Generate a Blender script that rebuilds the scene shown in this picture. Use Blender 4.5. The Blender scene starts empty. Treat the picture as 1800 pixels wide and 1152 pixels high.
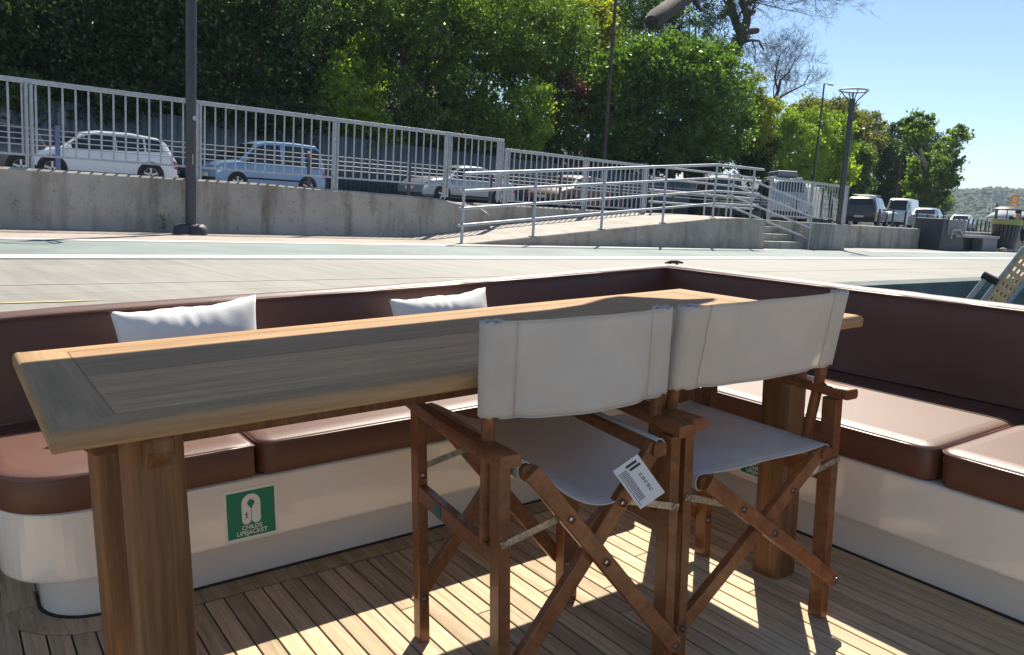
import bpy, bmesh, math, random
import numpy as np
from mathutils import Vector, Matrix

random.seed(7)
rng = np.random.default_rng(7)
D = math.pi / 180
scene = bpy.context.scene
COL = scene.collection
PI = math.pi

# ------------------------------------------------------------------ camera geometry
F = 1470.0                      # focal length in pixels of an 1800 px wide frame


def cam_rot(yaw, pitch, roll):
    cy, sy = math.cos(yaw), math.sin(yaw)
    fwd0 = np.array([sy, cy, 0]); right = np.array([cy, -sy, 0]); up = np.array([0, 0, 1.])
    cp, sp = math.cos(pitch), math.sin(pitch)
    fwd = cp * fwd0 - sp * up
    dn = -(cp * up + sp * fwd0)
    cr, sr = math.cos(roll), math.sin(roll)
    return np.array([cr * right - sr * dn, sr * right + cr * dn, fwd])


RL = cam_rot(42.3 * D, 8.4 * D, 3.4 * D)          # camera in the land frame (X along the quay, Y inland)
RB = cam_rot(34.32 * D, 9.98 * D, 0.21 * D)       # the same camera seen from the listing boat's frame
CAM = np.array([0, 0, .65])
CAMB = np.array([0, 0, 1.12])
M3 = RL.T @ RB
BM = Matrix.Identity(4)                            # boat frame -> world
for i in range(3):
    for j in range(3):
        BM[i][j] = M3[i][j]
t3 = CAM - M3 @ CAMB
for i in range(3):
    BM[i][3] = t3[i]


def at(u, v, Y):
    """point of the land on the vertical plane at distance Y inland"""
    d = RL.T @ np.array([(u - 900) / F, (v - 576) / F, 1.])
    p = CAM + d * (Y / d[1])
    return Vector(p)


# ------------------------------------------------------------------ materials
def new_mat(name):
    m = bpy.data.materials.new(name)
    m.use_nodes = True
    nt = m.node_tree
    b = nt.nodes['Principled BSDF']
    return m, nt, b


def N(nt, t, **kw):
    n = nt.nodes.new(t)
    for k, v in kw.items():
        if k in n.inputs.keys():
            n.inputs[k].default_value = v
        else:
            setattr(n, k, v)
    return n


def lk(nt, a, b):
    nt.links.new(a, b)


def ramp(nt, fac, stops):
    r = nt.nodes.new('ShaderNodeValToRGB')
    e = r.color_ramp.elements
    while len(e) < len(stops):
        e.new(.5)
    for k, (p, c) in enumerate(stops):
        e[k].position = p
        e[k].color = (c[0], c[1], c[2], 1)
    lk(nt, fac, r.inputs['Fac'])
    return r.outputs['Color']


def coords(nt, scale=(1, 1, 1), kind='Object', rot=(0, 0, 0)):
    tc = nt.nodes.new('ShaderNodeTexCoord')
    mp = nt.nodes.new('ShaderNodeMapping')
    mp.inputs['Scale'].default_value = scale
    mp.inputs['Rotation'].default_value = rot
    lk(nt, tc.outputs[kind], mp.inputs['Vector'])
    return mp.outputs['Vector']


def bump(nt, b, h, strength=.2, dist=.01):
    n = nt.nodes.new('ShaderNodeBump')
    n.inputs['Strength'].default_value = strength
    n.inputs['Distance'].default_value = dist
    lk(nt, h, n.inputs['Height'])
    lk(nt, n.outputs['Normal'], b.inputs['Normal'])


def simple(name, col, rough=.5, metal=0., noise=0., nscale=8., bmp=0., spec=.5, bscale=60., coat=0.):
    m, nt, b = new_mat(name)
    b.inputs['Base Color'].default_value = (*col, 1)
    b.inputs['Roughness'].default_value = rough
    b.inputs['Metallic'].default_value = metal
    b.inputs['Specular IOR Level'].default_value = spec
    b.inputs['Coat Weight'].default_value = coat
    v = coords(nt)
    if noise > 0:
        t = N(nt, 'ShaderNodeTexNoise', Scale=nscale, Detail=6., Roughness=.6)
        lk(nt, v, t.inputs['Vector'])
        lo = [c * (1 - noise) for c in col]; hi = [min(1, c * (1 + noise)) for c in col]
        lk(nt, ramp(nt, t.outputs['Fac'], [(.3, lo), (.7, hi)]), b.inputs['Base Color'])
    if bmp > 0:
        t2 = N(nt, 'ShaderNodeTexNoise', Scale=bscale, Detail=4.)
        lk(nt, v, t2.inputs['Vector'])
        bump(nt, b, t2.outputs['Fac'], bmp, .004)
    return m


def wood(name, dark, light, along=(1, 14, 14), scale=5., rough=.5, island=.25, coat=0., spec=.4, fine=.45):
    """grain stretched along one local axis, tone varying from board to board"""
    m, nt, b = new_mat(name)
    v = coords(nt, along)
    geo = nt.nodes.new('ShaderNodeNewGeometry')
    off = N(nt, 'ShaderNodeVectorMath', operation='ADD')
    mul = N(nt, 'ShaderNodeVectorMath', operation='SCALE')
    comb = nt.nodes.new('ShaderNodeCombineXYZ')
    for k in 'XYZ':
        lk(nt, geo.outputs['Random Per Island'], comb.inputs[k])
    lk(nt, comb.outputs[0], mul.inputs[0]); mul.inputs['Scale'].default_value = 37.
    lk(nt, v, off.inputs[0]); lk(nt, mul.outputs[0], off.inputs[1])
    t = N(nt, 'ShaderNodeTexNoise', Scale=scale, Detail=8., Roughness=.62, Distortion=.6)
    lk(nt, off.outputs[0], t.inputs['Vector'])
    t2 = N(nt, 'ShaderNodeTexNoise', Scale=scale * 4, Detail=3.)
    lk(nt, off.outputs[0], t2.inputs['Vector'])
    mid = [(a + c) / 2 for a, c in zip(dark, light)]
    c1 = ramp(nt, t.outputs['Fac'], [(.28, dark), (.5, mid), (.72, light)])
    hsv = nt.nodes.new('ShaderNodeHueSaturation')
    mr = N(nt, 'ShaderNodeMapRange'); mr.inputs['To Min'].default_value = 1 - island; mr.inputs['To Max'].default_value = 1 + island
    lk(nt, geo.outputs['Random Per Island'], mr.inputs['Value'])
    lk(nt, mr.outputs[0], hsv.inputs['Value']); lk(nt, c1, hsv.inputs['Color'])
    mx = N(nt, 'ShaderNodeMix', data_type='RGBA', blend_type='MULTIPLY')
    mx.inputs['Factor'].default_value = fine
    lk(nt, hsv.outputs[0], mx.inputs['A'])
    lk(nt, ramp(nt, t2.outputs['Fac'], [(.35, (.55, .5, .45)), (.6, (1, 1, 1))]), mx.inputs['B'])
    lk(nt, mx.outputs['Result'], b.inputs['Base Color'])
    rr = N(nt, 'ShaderNodeMapRange'); rr.inputs['To Min'].default_value = rough - .1; rr.inputs['To Max'].default_value = rough + .15
    lk(nt, t.outputs['Fac'], rr.inputs['Value']); lk(nt, rr.outputs[0], b.inputs['Roughness'])
    b.inputs['Coat Weight'].default_value = coat
    b.inputs['Specular IOR Level'].default_value = spec
    bump(nt, b, t2.outputs['Fac'], .2, .0015)
    return m


def concrete(name, base, stain, scale=1.2, streak=True, pits=True):
    m, nt, b = new_mat(name)
    v = coords(nt, kind='Object')
    t = N(nt, 'ShaderNodeTexNoise', Scale=scale, Detail=9., Roughness=.65)
    lk(nt, v, t.inputs['Vector'])
    col = ramp(nt, t.outputs['Fac'], [(.3, [c * .72 for c in base]), (.5, base), (.72, [min(1, c * 1.22) for c in base])])
    if streak:
        vs = coords(nt, (2.2, 2.2, .35))
        s = N(nt, 'ShaderNodeTexNoise', Scale=1.6, Detail=7., Roughness=.6)
        lk(nt, vs, s.inputs['Vector'])
        mx = N(nt, 'ShaderNodeMix', data_type='RGBA', blend_type='MIX')
        lk(nt, ramp(nt, s.outputs['Fac'], [(.5, (0, 0, 0)), (.72, (.85, .85, .85))]), mx.inputs['Factor'])
        lk(nt, col, mx.inputs['A']); mx.inputs['B'].default_value = (*stain, 1)
        col = mx.outputs['Result']
    if pits:
        p = N(nt, 'ShaderNodeTexNoise', Scale=14., Detail=3., Roughness=.7)
        lk(nt, v, p.inputs['Vector'])
        mx2 = N(nt, 'ShaderNodeMix', data_type='RGBA', blend_type='MULTIPLY')
        mx2.inputs['Factor'].default_value = .5
        lk(nt, col, mx2.inputs['A'])
        lk(nt, ramp(nt, p.outputs['Fac'], [(.3, (.35, .32, .3)), (.42, (1, 1, 1))]), mx2.inputs['B'])
        col = mx2.outputs['Result']
    lk(nt, col, b.inputs['Base Color'])
    b.inputs['Roughness'].default_value = .85
    f = N(nt, 'ShaderNodeTexNoise', Scale=45., Detail=5.)
    lk(nt, v, f.inputs['Vector'])
    bump(nt, b, f.outputs['Fac'], .35, .01)
    return m


def leaf_mat(name, dark, light, trans=.45, gloss=.06):
    m = bpy.data.materials.new(name)
    m.use_nodes = True
    nt = m.node_tree
    nt.nodes.clear()
    out = nt.nodes.new('ShaderNodeOutputMaterial')
    geo = nt.nodes.new('ShaderNodeNewGeometry')
    oi = nt.nodes.new('ShaderNodeObjectInfo')
    v = coords(nt)
    t = N(nt, 'ShaderNodeTexNoise', Scale=.7, Detail=3.)
    lk(nt, v, t.inputs['Vector'])
    add = N(nt, 'ShaderNodeMath', operation='MULTIPLY_ADD')
    lk(nt, geo.outputs['Random Per Island'], add.inputs[0]); add.inputs[1].default_value = .55
    sc = N(nt, 'ShaderNodeMath', operation='MULTIPLY'); sc.inputs[1].default_value = .55
    lk(nt, t.outputs['Fac'], sc.inputs[0]); lk(nt, sc.outputs[0], add.inputs[2])
    mid = [(a + c) / 2 for a, c in zip(dark, light)]
    c = ramp(nt, add.outputs[0], [(.2, dark), (.5, mid), (.85, light)])
    dif = nt.nodes.new('ShaderNodeBsdfDiffuse'); lk(nt, c, dif.inputs['Color'])
    tr = nt.nodes.new('ShaderNodeBsdfTranslucent')
    hs = nt.nodes.new('ShaderNodeHueSaturation'); hs.inputs['Hue'].default_value = .487; hs.inputs['Saturation'].default_value = 1.15; hs.inputs['Value'].default_value = 1.9
    lk(nt, c, hs.inputs['Color']); lk(nt, hs.outputs[0], tr.inputs['Color'])
    gl = nt.nodes.new('ShaderNodeBsdfGlossy'); gl.inputs['Roughness'].default_value = .38; gl.inputs['Color'].default_value = (.6, .7, .5, 1)
    m1 = nt.nodes.new('ShaderNodeMixShader'); m1.inputs[0].default_value = trans
    lk(nt, dif.outputs[0], m1.inputs[1]); lk(nt, tr.outputs[0], m1.inputs[2])
    m2 = nt.nodes.new('ShaderNodeMixShader'); m2.inputs[0].default_value = gloss
    lk(nt, m1.outputs[0], m2.inputs[1]); lk(nt, gl.outputs[0], m2.inputs[2])
    lk(nt, m2.outputs[0], out.inputs['Surface'])
    return m


def canvas_mat(name, col, trans=.3):
    m = bpy.data.materials.new(name)
    m.use_nodes = True
    nt = m.node_tree
    nt.nodes.clear()
    out = nt.nodes.new('ShaderNodeOutputMaterial')
    v = coords(nt)
    t = N(nt, 'ShaderNodeTexNoise', Scale=6., Detail=6.)
    lk(nt, v, t.inputs['Vector'])
    c = ramp(nt, t.outputs['Fac'], [(.3, [x * .9 for x in col]), (.7, col)])
    w = N(nt, 'ShaderNodeTexNoise', Scale=420., Detail=2.)
    lk(nt, v, w.inputs['Vector'])
    bp = nt.nodes.new('ShaderNodeBump'); bp.inputs['Strength'].default_value = .25; bp.inputs['Distance'].default_value = .001
    lk(nt, w.outputs['Fac'], bp.inputs['Height'])
    dif = nt.nodes.new('ShaderNodeBsdfDiffuse'); lk(nt, c, dif.inputs['Color']); lk(nt, bp.outputs[0], dif.inputs['Normal'])
    tr = nt.nodes.new('ShaderNodeBsdfTranslucent'); lk(nt, c, tr.inputs['Color'])
    m1 = nt.nodes.new('ShaderNodeMixShader'); m1.inputs[0].default_value = trans
    lk(nt, dif.outputs[0], m1.inputs[1]); lk(nt, tr.outputs[0], m1.inputs[2])
    lk(nt, m1.outputs[0], out.inputs['Surface'])
    return m


MT = {}
MT['table_x'] = wood('table_teak_long', (.37, .215, .105), (.58, .365, .19), (1.1, 20, 20), 2.4, .68, .20, spec=.12, fine=.22)
MT['table_dark'] = wood('table_teak_dark_board', (.30, .18, .095), (.47, .305, .165), (1.1, 20, 20), 2.4, .68, .1, spec=.12, fine=.3)
MT['table_y'] = wood('table_teak_cross', (.33, .205, .105), (.53, .35, .19), (20, 1.1, 20), 2.4, .68, .12, spec=.12, fine=.22)
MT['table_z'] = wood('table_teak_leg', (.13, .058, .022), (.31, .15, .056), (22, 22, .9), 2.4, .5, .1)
MT['chair'] = wood('chair_oiled_hardwood', (.15, .05, .018), (.32, .125, .045), (6, 6, 6), 3., .38, .18, .15)
MT['deck'] = wood('deck_teak', (.38, .275, .165), (.72, .565, .38), (24, 1.2, 24), 2.2, .68, .2, spec=.2, fine=.3)
MT['roofwood'] = wood('roof_lining_pine', (.62, .48, .33), (.80, .66, .47), (1, 20, 20), 2.5, .5, .1)  # unseen lining, kept pale and warm to bounce fill light down
MT['caulk'] = simple('deck_caulk', (.012, .012, .012), .6)
MT['gel'] = simple('white_gelcoat', (.82, .755, .67), .14, noise=.035, nscale=1.6, coat=.35)
MT['leather'] = simple('brown_vinyl', (.112, .043, .025), .5, noise=.12, nscale=3., bmp=.10, bscale=180., spec=.6)
MT['piping'] = simple('brown_piping', (.16, .08, .07), .35)
MT['canvas'] = canvas_mat('off_white_canvas', (.83, .765, .675), .33)
MT['pillow'] = simple('white_pillow_cotton', (.78, .77, .75), .9, bmp=.2, bscale=300.)
MT['steel'] = simple('steel', (.55, .53, .5), .32, metal=1., noise=.25, nscale=40.)
MT['oldsteel'] = simple('rusty_strap', (.36, .32, .26), .5, metal=.8, noise=.5, nscale=90.)
MT['black'] = simple('black_rubber', (.015, .015, .016), .6)
MT['darkmetal'] = simple('dark_grey_paint', (.042, .046, .052), .4, noise=.2, nscale=12.)
MT['galv'] = simple('galvanised_steel', (.40, .42, .46), .5, metal=.3, noise=.18, nscale=20.)
MT['green'] = simple('sign_green', (.0, .21, .115), .5)
MT['white'] = simple('white_print', (.8, .8, .78), .4)
MT['paper'] = simple('paper_tag', (.72, .72, .74), .7)
MT['ink'] = simple('ink', (.03, .03, .035), .6)
MT['teal'] = simple('teal_label', (.0, .12, .13), .35)
MT['wall'] = concrete('stained_concrete', (.41, .375, .33), (.17, .135, .10), 1.1)
MT['ramp'] = concrete('ramp_concrete', (.37, .325, .28), (.20, .18, .13), 1.6, True)
MT['stone'] = concrete('grey_concrete', (.37, .35, .31), (.13, .12, .09), 1.3)
MT['quaywall'] = concrete('wet_quay_wall', (.10, .13, .125), (.03, .045, .045), 1.6)
MT['fence'] = simple('blue_grey_sheet_metal', (.115, .14, .155), .55, metal=.0, noise=.16, nscale=3.)
MT['plastic_grey'] = simple('dark_recycled_plastic', (.05, .05, .056), .6, noise=.15, nscale=9.)
MT['bark'] = simple('grey_brown_bark', (.075, .06, .048), .92, noise=.5, nscale=3., bmp=.9, bscale=14.)
MT['palebark'] = simple('pale_bark', (.26, .23, .19), .85, noise=.35, nscale=5., bmp=.4, bscale=30.)
MT['glass'] = simple('dark_car_glass', (.012, .018, .022), .06, spec=.6, coat=.3)
MT['tyre'] = simple('tyre_rubber', (.016, .016, .017), .8)
MT['rim'] = simple('alloy_rim', (.45, .45, .46), .3, metal=.9)
MT['red'] = simple('tail_light_red', (.45, .02, .02), .2)
MT['lens'] = simple('headlight_lens', (.6, .62, .64), .1, metal=.4)
MT['paint_white'] = simple('white_car_paint', (.66, .68, .70), .25, coat=.6)
MT['paint_blue'] = simple('pale_blue_car_paint', (.19, .32, .50), .28, coat=.6)
MT['paint_silver'] = simple('silver_car_paint', (.27, .30, .34), .3, metal=.3, coat=.6)
MT['paint_black'] = simple('black_car_paint', (.012, .012, .014), .45, coat=.1)
MT['paint_dark'] = simple('dark_grey_car_paint', (.05, .052, .055), .25, coat=.6)
MT['paint_old'] = simple('faded_brown_car_paint', (.13, .075, .06), .4, noise=.25, nscale=2.)
MT['orange'] = simple('orange_sign', (.75, .27, .03), .5)
MT['yellow'] = simple('lime_yellow_bag', (.27, .30, .09), .5)
MT['tan'] = simple('tan_perforated_tread', (.62, .44, .24), .6, noise=.1, nscale=10.)
MT['skin'] = simple('skin', (.42, .25, .18), .6)
MT['cloth_dark'] = simple('dark_clothing', (.02, .02, .025), .85)
MT['asphalt'] = concrete('pale_road', (.22, .22, .22), (.2, .2, .2), .5, False, False)
MT['line'] = simple('white_road_paint', (.55, .55, .52), .6, noise=.12, nscale=5.)
MT['yellowline'] = simple('worn_yellow_paint', (.40, .34, .17), .7, noise=.3, nscale=6.)
MT['lane'] = concrete('blue_green_lane', (.20, .238, .228), (.245, .245, .225), .8, False, False)
MT['strip'] = concrete('pinkish_paving', (.35, .29, .24), (.3, .25, .2), 1.2, False, False)
MT['soil'] = simple('dark_soil', (.035, .035, .02), .95, noise=.4, nscale=1.)
MT['parasol_a'] = canvas_mat('parasol_white', (.75, .76, .78), .3)


def paving_mat():
    m, nt, b = new_mat('travertine_paving')
    v = coords(nt, (1, 1, 1))
    vs = coords(nt, (5.5, .55, 1))
    s = N(nt, 'ShaderNodeTexNoise', Scale=1.6, Detail=8., Roughness=.6)
    lk(nt, vs, s.inputs['Vector'])
    c = ramp(nt, s.outputs['Fac'], [(.3, (.215, .206, .182)), (.5, (.258, .246, .218)), (.72, (.296, .284, .255))])
    t = N(nt, 'ShaderNodeTexNoise', Scale=.6, Detail=5.)
    lk(nt, v, t.inputs['Vector'])
    mx = N(nt, 'ShaderNodeMix', data_type='RGBA', blend_type='MULTIPLY'); mx.inputs['Factor'].default_value = .5
    lk(nt, c, mx.inputs['A']); lk(nt, ramp(nt, t.outputs['Fac'], [(.3, (.72, .70, .66)), (.65, (1, 1, 1))]), mx.inputs['B'])
    br = nt.nodes.new('ShaderNodeTexBrick')
    br.offset = 0.; br.inputs['Color1'].default_value = (1, 1, 1, 1); br.inputs['Color2'].default_value = (.93, .92, .9, 1)
    br.inputs['Mortar'].default_value = (.3, .27, .22, 1); br.inputs['Scale'].default_value = 1.
    br.inputs['Mortar Size'].default_value = .004; br.inputs['Brick Width'].default_value = 2.6; br.inputs['Row Height'].default_value = 1.73
    lk(nt, v, br.inputs['Vector'])
    m2 = N(nt, 'ShaderNodeMix', data_type='RGBA', blend_type='MULTIPLY'); m2.inputs['Factor'].default_value = 1.
    lk(nt, mx.outputs['Result'], m2.inputs['A']); lk(nt, br.outputs['Color'], m2.inputs['B'])
    lk(nt, m2.outputs['Result'], b.inputs['Base Color'])
    b.inputs['Roughness'].default_value = .75
    bump(nt, b, s.outputs['Fac'], .2, .01)
    return m


MT['paving'] = paving_mat()
MT['rail_grey'] = simple('weathered_rail_grey', (.17, .185, .21), .5)

L_DARK = leaf_mat('leaf_dark', (.012, .028, .009), (.045, .085, .020), .42)  # evergreen tone, with the deep shade of the bank put into the colour
L_MID = leaf_mat('leaf_mid', (.034, .070, .014), (.12, .195, .040), .54)
L_BRIGHT = leaf_mat('leaf_bright', (.11, .18, .026), (.27, .38, .07), .6)  # fresh green; brightness of the sunlit patches is mixed into this colour
L_YELLOW = leaf_mat('leaf_yellowing', (.10, .14, .02), (.25, .28, .045), .55)
L_BROWN = leaf_mat('leaf_rusty', (.05, .085, .016), (.17, .165, .04), .5)
L_RED = leaf_mat('leaf_dark_red', (.04, .018, .016), (.10, .04, .03), .4)
L_LAUREL = leaf_mat('leaf_laurel', (.022, .055, .014), (.11, .20, .035), .48, .07)


# ------------------------------------------------------------------ mesh building
class MB:
    def __init__(s):
        s.v = []; s.f = []

    def add(s, vs, fs, mat=None):
        o = len(s.v)
        for p in vs:
            p = Vector(p)
            s.v.append(mat @ p if mat is not None else p)
        for f in fs:
            s.f.append([o + k for k in f])
        return s

    def box(s, x0, x1, y0, y1, z0, z1, mat=None):
        vs = [(x0, y0, z0), (x1, y0, z0), (x1, y1, z0), (x0, y1, z0), (x0, y0, z1), (x1, y0, z1), (x1, y1, z1), (x0, y1, z1)]
        return s.add(vs, [(3, 2, 1, 0), (4, 5, 6, 7), (0, 1, 5, 4), (1, 2, 6, 5), (2, 3, 7, 6), (3, 0, 4, 7)], mat)

    def beam(s, p, q, w, h, side=(0, 1, 0)):
        """rectangular bar from p to q; w across 'side', h across the third direction"""
        p, q = Vector(p), Vector(q)
        d = (q - p).normalized(); a = Vector(side)
        a = (a - d * a.dot(d)).normalized(); b = d.cross(a)
        vs = []
        for c in (p, q):
            for (i, j) in ((-1, -1), (1, -1), (1, 1), (-1, 1)):
                vs.append(c + a * (i * w / 2) + b * (j * h / 2))
        return s.add(vs, [(3, 2, 1, 0), (4, 5, 6, 7), (0, 1, 5, 4), (1, 2, 6, 5), (2, 3, 7, 6), (3, 0, 4, 7)])

    def tube(s, pts, r, n=8, cap=True, closed=False):
        pts = [Vector(p) for p in pts]
        rs = r if isinstance(r, (list, tuple)) else [r] * len(pts)
        o = len(s.v); m = len(pts)
        prev = None
        for k, p in enumerate(pts):
            if closed:
                d = (pts[(k + 1) % m] - pts[k - 1]).normalized()
            else:
                d = (pts[min(k + 1, m - 1)] - pts[max(k - 1, 0)]).normalized()
            if prev is None:
                a = Vector((0, 0, 1)) if abs(d.z) < .9 else Vector((1, 0, 0))
                a = (a - d * a.dot(d)).normalized()
            else:
                a = (prev - d * prev.dot(d)).normalized()
            prev = a; b = d.cross(a)
            for i in range(n):
                t = 2 * PI * i / n
                s.v.append(p + (a * math.cos(t) + b * math.sin(t)) * rs[k])
        rng_ = m if closed else m - 1
        for k in range(rng_):
            k2 = (k + 1) % m
            for i in range(n):
                j = (i + 1) % n
                s.f.append([o + k * n + i, o + k * n + j, o + k2 * n + j, o + k2 * n + i])
        if cap and not closed:
            s.f.append([o + i for i in range(n)][::-1])
            s.f.append([o + (m - 1) * n + i for i in range(n)])
        return s

    def lathe(s, prof, n=24, center=(0, 0, 0), axis='z', arc=2 * PI):
        o = len(s.v); c = Vector(center); m = len(prof)
        for i in range(n):
            t = 2 * PI * i / n
            for (r, z) in prof:
                if axis == 'z':
                    s.v.append(c + Vector((r * math.cos(t), r * math.sin(t), z)))
                else:
                    s.v.append(c + Vector((r * math.cos(t), z, r * math.sin(t))))
        for i in range(n):
            j = (i + 1) % n
            for k in range(m - 1):
                s.f.append([o + i * m + k, o + j * m + k, o + j * m + k + 1, o + i * m + k + 1])
        return s

    def prism(s, poly, z0, z1, mat=None):
        n = len(poly)
        vs = [(x, y, z0) for x, y in poly] + [(x, y, z1) for x, y in poly]
        fs = [list(range(n))[::-1], list(range(n, 2 * n))]
        for i in range(n):
            j = (i + 1) % n
            fs.append([i, j, n + j, n + i])
        return s.add(vs, fs, mat)

    def grid(s, P, closed_u=False):
        o = len(s.v); a = len(P); b = len(P[0])
        for row in P:
            for p in row:
                s.v.append(Vector(p))
        for i in range(a if closed_u else a - 1):
            i2 = (i + 1) % a
            for j in range(b - 1):
                s.f.append([o + i * b + j, o + i2 * b + j, o + i2 * b + j + 1, o + i * b + j + 1])
        return s

    def build(s, name, mat, parent=None, bevel=0., smooth=None, seg=2, solid=0., subsurf=0):
        me = bpy.data.meshes.new(name)
        me.from_pydata([tuple(p) for p in s.v], [], s.f)
        bm = bmesh.new(); bm.from_mesh(me)
        bmesh.ops.recalc_face_normals(bm, faces=bm.faces)
        bm.to_mesh(me); bm.free()
        me.materials.append(mat)
        o = bpy.data.objects.new(name, me)
        COL.objects.link(o)
        if parent is not None:
            o.parent = parent
        if smooth is not None:
            me.polygons.foreach_set('use_smooth', [True] * len(me.polygons))
            if smooth < 179:
                me.set_sharp_from_angle(angle=smooth * D)
        if solid:
            md = o.modifiers.new('Solidify', 'SOLIDIFY'); md.thickness = solid; md.offset = 0
        if subsurf:
            md = o.modifiers.new('Subsurf', 'SUBSURF'); md.levels = subsurf; md.render_levels = subsurf
        if bevel:
            md = o.modifiers.new('Bevel', 'BEVEL'); md.width = bevel; md.segments = seg
            md.limit_method = 'ANGLE'; md.angle_limit = 35 * D
            me.polygons.foreach_set('use_smooth', [True] * len(me.polygons))
            md.harden_normals = False
            if smooth is None:
                me.set_sharp_from_angle(angle=35 * D)
                me.polygons.foreach_set('use_smooth', [False] * len(me.polygons))
        return o


def tag(o, label, cat, group=None, kind=None):
    if label: o['label'] = label
    if cat: o['category'] = cat
    if group: o['group'] = group
    if kind: o['kind'] = kind
    return o


def thing(name, label, cat, loc=(0, 0, 0), rz=0., group=None, boat=False):
    o = bpy.data.objects.new(name, None)
    o.empty_display_size = .1
    COL.objects.link(o)
    m = Matrix.Translation(Vector(loc)) @ Matrix.Rotation(rz, 4, 'Z')
    o.matrix_world = (BM @ m) if boat else m
    return tag(o, label, cat, group)


def structure(o):
    o['kind'] = 'structure'
    return o


def dup(o, parent=None):
    c = o.copy(); COL.objects.link(c)
    if parent is not None:
        c.parent = parent
    for ch in list(o.children):
        dup(ch, c)
    return c


def on_boat(o):
    o.matrix_world = BM.copy()
    return o


def smooth_poly(corner_r, x0, x1, y0, y1, corners=(1, 1, 1, 1), n=8):
    """rectangle with rounded corners; corners = (x0y0, x1y0, x1y1, x0y1)"""
    P = []
    for (cx, cy, a0, k) in ((x0, y0, PI, 0), (x1, y0, 1.5 * PI, 1), (x1, y1, 0, 2), (x0, y1, .5 * PI, 3)):
        r = corner_r if corners[k] else 0.
        if r == 0:
            P.append((cx, cy)); continue
        ox = cx + (r if k in (0, 3) else -r); oy = cy + (r if k in (0, 1) else -r)
        for i in range(n + 1):
            t = a0 + .5 * PI * i / n
            P.append((ox + r * math.cos(t), oy + r * math.sin(t)))
    return P


# ================================================================== WORLD AND LIGHT
SUN_AZ, SUN_EL = 52 * D, 49 * D        # azimuth from +Y towards +X
w = bpy.data.worlds.new('World'); scene.world = w; w.use_nodes = True
nt = w.node_tree
bg = nt.nodes['Background']
sky = nt.nodes.new('ShaderNodeTexSky')
sky.sky_type = 'NISHITA'; sky.sun_disc = False
sky.sun_elevation = SUN_EL; sky.sun_rotation = SUN_AZ
sky.air_density = 1.0; sky.dust_density = .05; sky.altitude = 900; sky.ozone_density = 2.2
# a low bank of thin cloud near the horizon
tc = nt.nodes.new('ShaderNodeTexCoord')
sep = nt.nodes.new('ShaderNodeSeparateXYZ'); lk(nt, tc.outputs['Generated'], sep.inputs[0])
mp = nt.nodes.new('ShaderNodeMapping'); mp.inputs['Scale'].default_value = (3, 3, 26)
lk(nt, tc.outputs['Generated'], mp.inputs['Vector'])
cn = N(nt, 'ShaderNodeTexNoise', Scale=1.4, Detail=6., Roughness=.5); lk(nt, mp.outputs[0], cn.inputs['Vector'])
band = ramp(nt, sep.outputs['Z'], [(.0, (1, 1, 1)), (.055, (1, 1, 1)), (.085, (0, 0, 0))])
cl = ramp(nt, cn.outputs['Fac'], [(.34, (0, 0, 0)), (.6, (.8, .8, .8))])
mm = N(nt, 'ShaderNodeMix', data_type='RGBA', blend_type='MULTIPLY'); mm.inputs['Factor'].default_value = 1
lk(nt, band, mm.inputs['A']); lk(nt, cl, mm.inputs['B'])
mx = N(nt, 'ShaderNodeMix', data_type='RGBA'); lk(nt, mm.outputs['Result'], mx.inputs['Factor'])
lk(nt, sky.outputs[0], mx.inputs['A']); mx.inputs['B'].default_value = (6.6, 7.0, 7.4, 1)
lk(nt, mx.outputs['Result'], bg.inputs['Color'])
bg.inputs['Strength'].default_value = .066

sl = bpy.data.lights.new('sun', 'SUN'); sl.energy = 4.2; sl.angle = .5 * D; sl.color = (1, .93, .80)
so = bpy.data.objects.new('sun', sl); COL.objects.link(so)
sd = Vector((math.sin(SUN_AZ) * math.cos(SUN_EL), math.cos(SUN_AZ) * math.cos(SUN_EL), math.sin(SUN_EL)))
so.rotation_euler = sd.to_track_quat('Z', 'Y').to_euler()
so.location = (0, 0, 30)

cd = bpy.data.cameras.new('camera'); co = bpy.data.objects.new('camera', cd); COL.objects.link(co)
cm = Matrix.Identity(4)
for i in range(3):
    cm[i][0] = RL[0][i]; cm[i][1] = -RL[1][i]; cm[i][2] = -RL[2][i]; cm[i][3] = CAM[i]
co.matrix_world = cm
cd.sensor_width = 36; cd.lens = F / 1800 * 36
cd.clip_start = .05; cd.clip_end = 6000
scene.camera = co
scene.view_settings.view_transform = 'Standard'
scene.view_settings.look = 'None'
scene.view_settings.exposure = 1.12
scene.cycles.max_bounces = 8
scene.cycles.transparent_max_bounces = 8
scene.cycles.sample_clamp_indirect = 6
# ================================================================== THE BOAT
boat = thing('boat', 'white and brown open boat with teak deck moored along the quay', 'boat', boat=True)
# --- planked deck: every plank a strip standing 2 mm proud of black caulking
m = MB(); m.box(-2.6, 2.5, -1.6, 2.9, -.06, -.004)
m.build('deck_base', MT['caulk'], boat)
m = MB()
def plank_end(x):
    if x < .047: return 2.72
    if x < .27: return 2.413 - math.sqrt(max(0, .2265 ** 2 - (x - .27) ** 2))
    return 2.186


x = -2.55
while x < 2.42:
    y = -1.55 + rng.uniform(-.4, 0)
    x1 = x + .0478
    e0, e1 = plank_end(x), plank_end(x1)
    ym = min(e0, e1)
    while y < ym - .001:
        y1 = y + rng.uniform(1.4, 2.3)
        if y1 > ym - .3: y1 = 9
        ya = max(-1.55, y)
        if y1 < 9: m.box(x, x1, ya, y1 - .003, -.02, 0.)
        else: m.prism([(x, ya), (x1, ya), (x1, e1 - .004), (x, e0 - .004)], -.02, 0.)
        y = min(y1, 9)
    x += .0525
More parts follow.
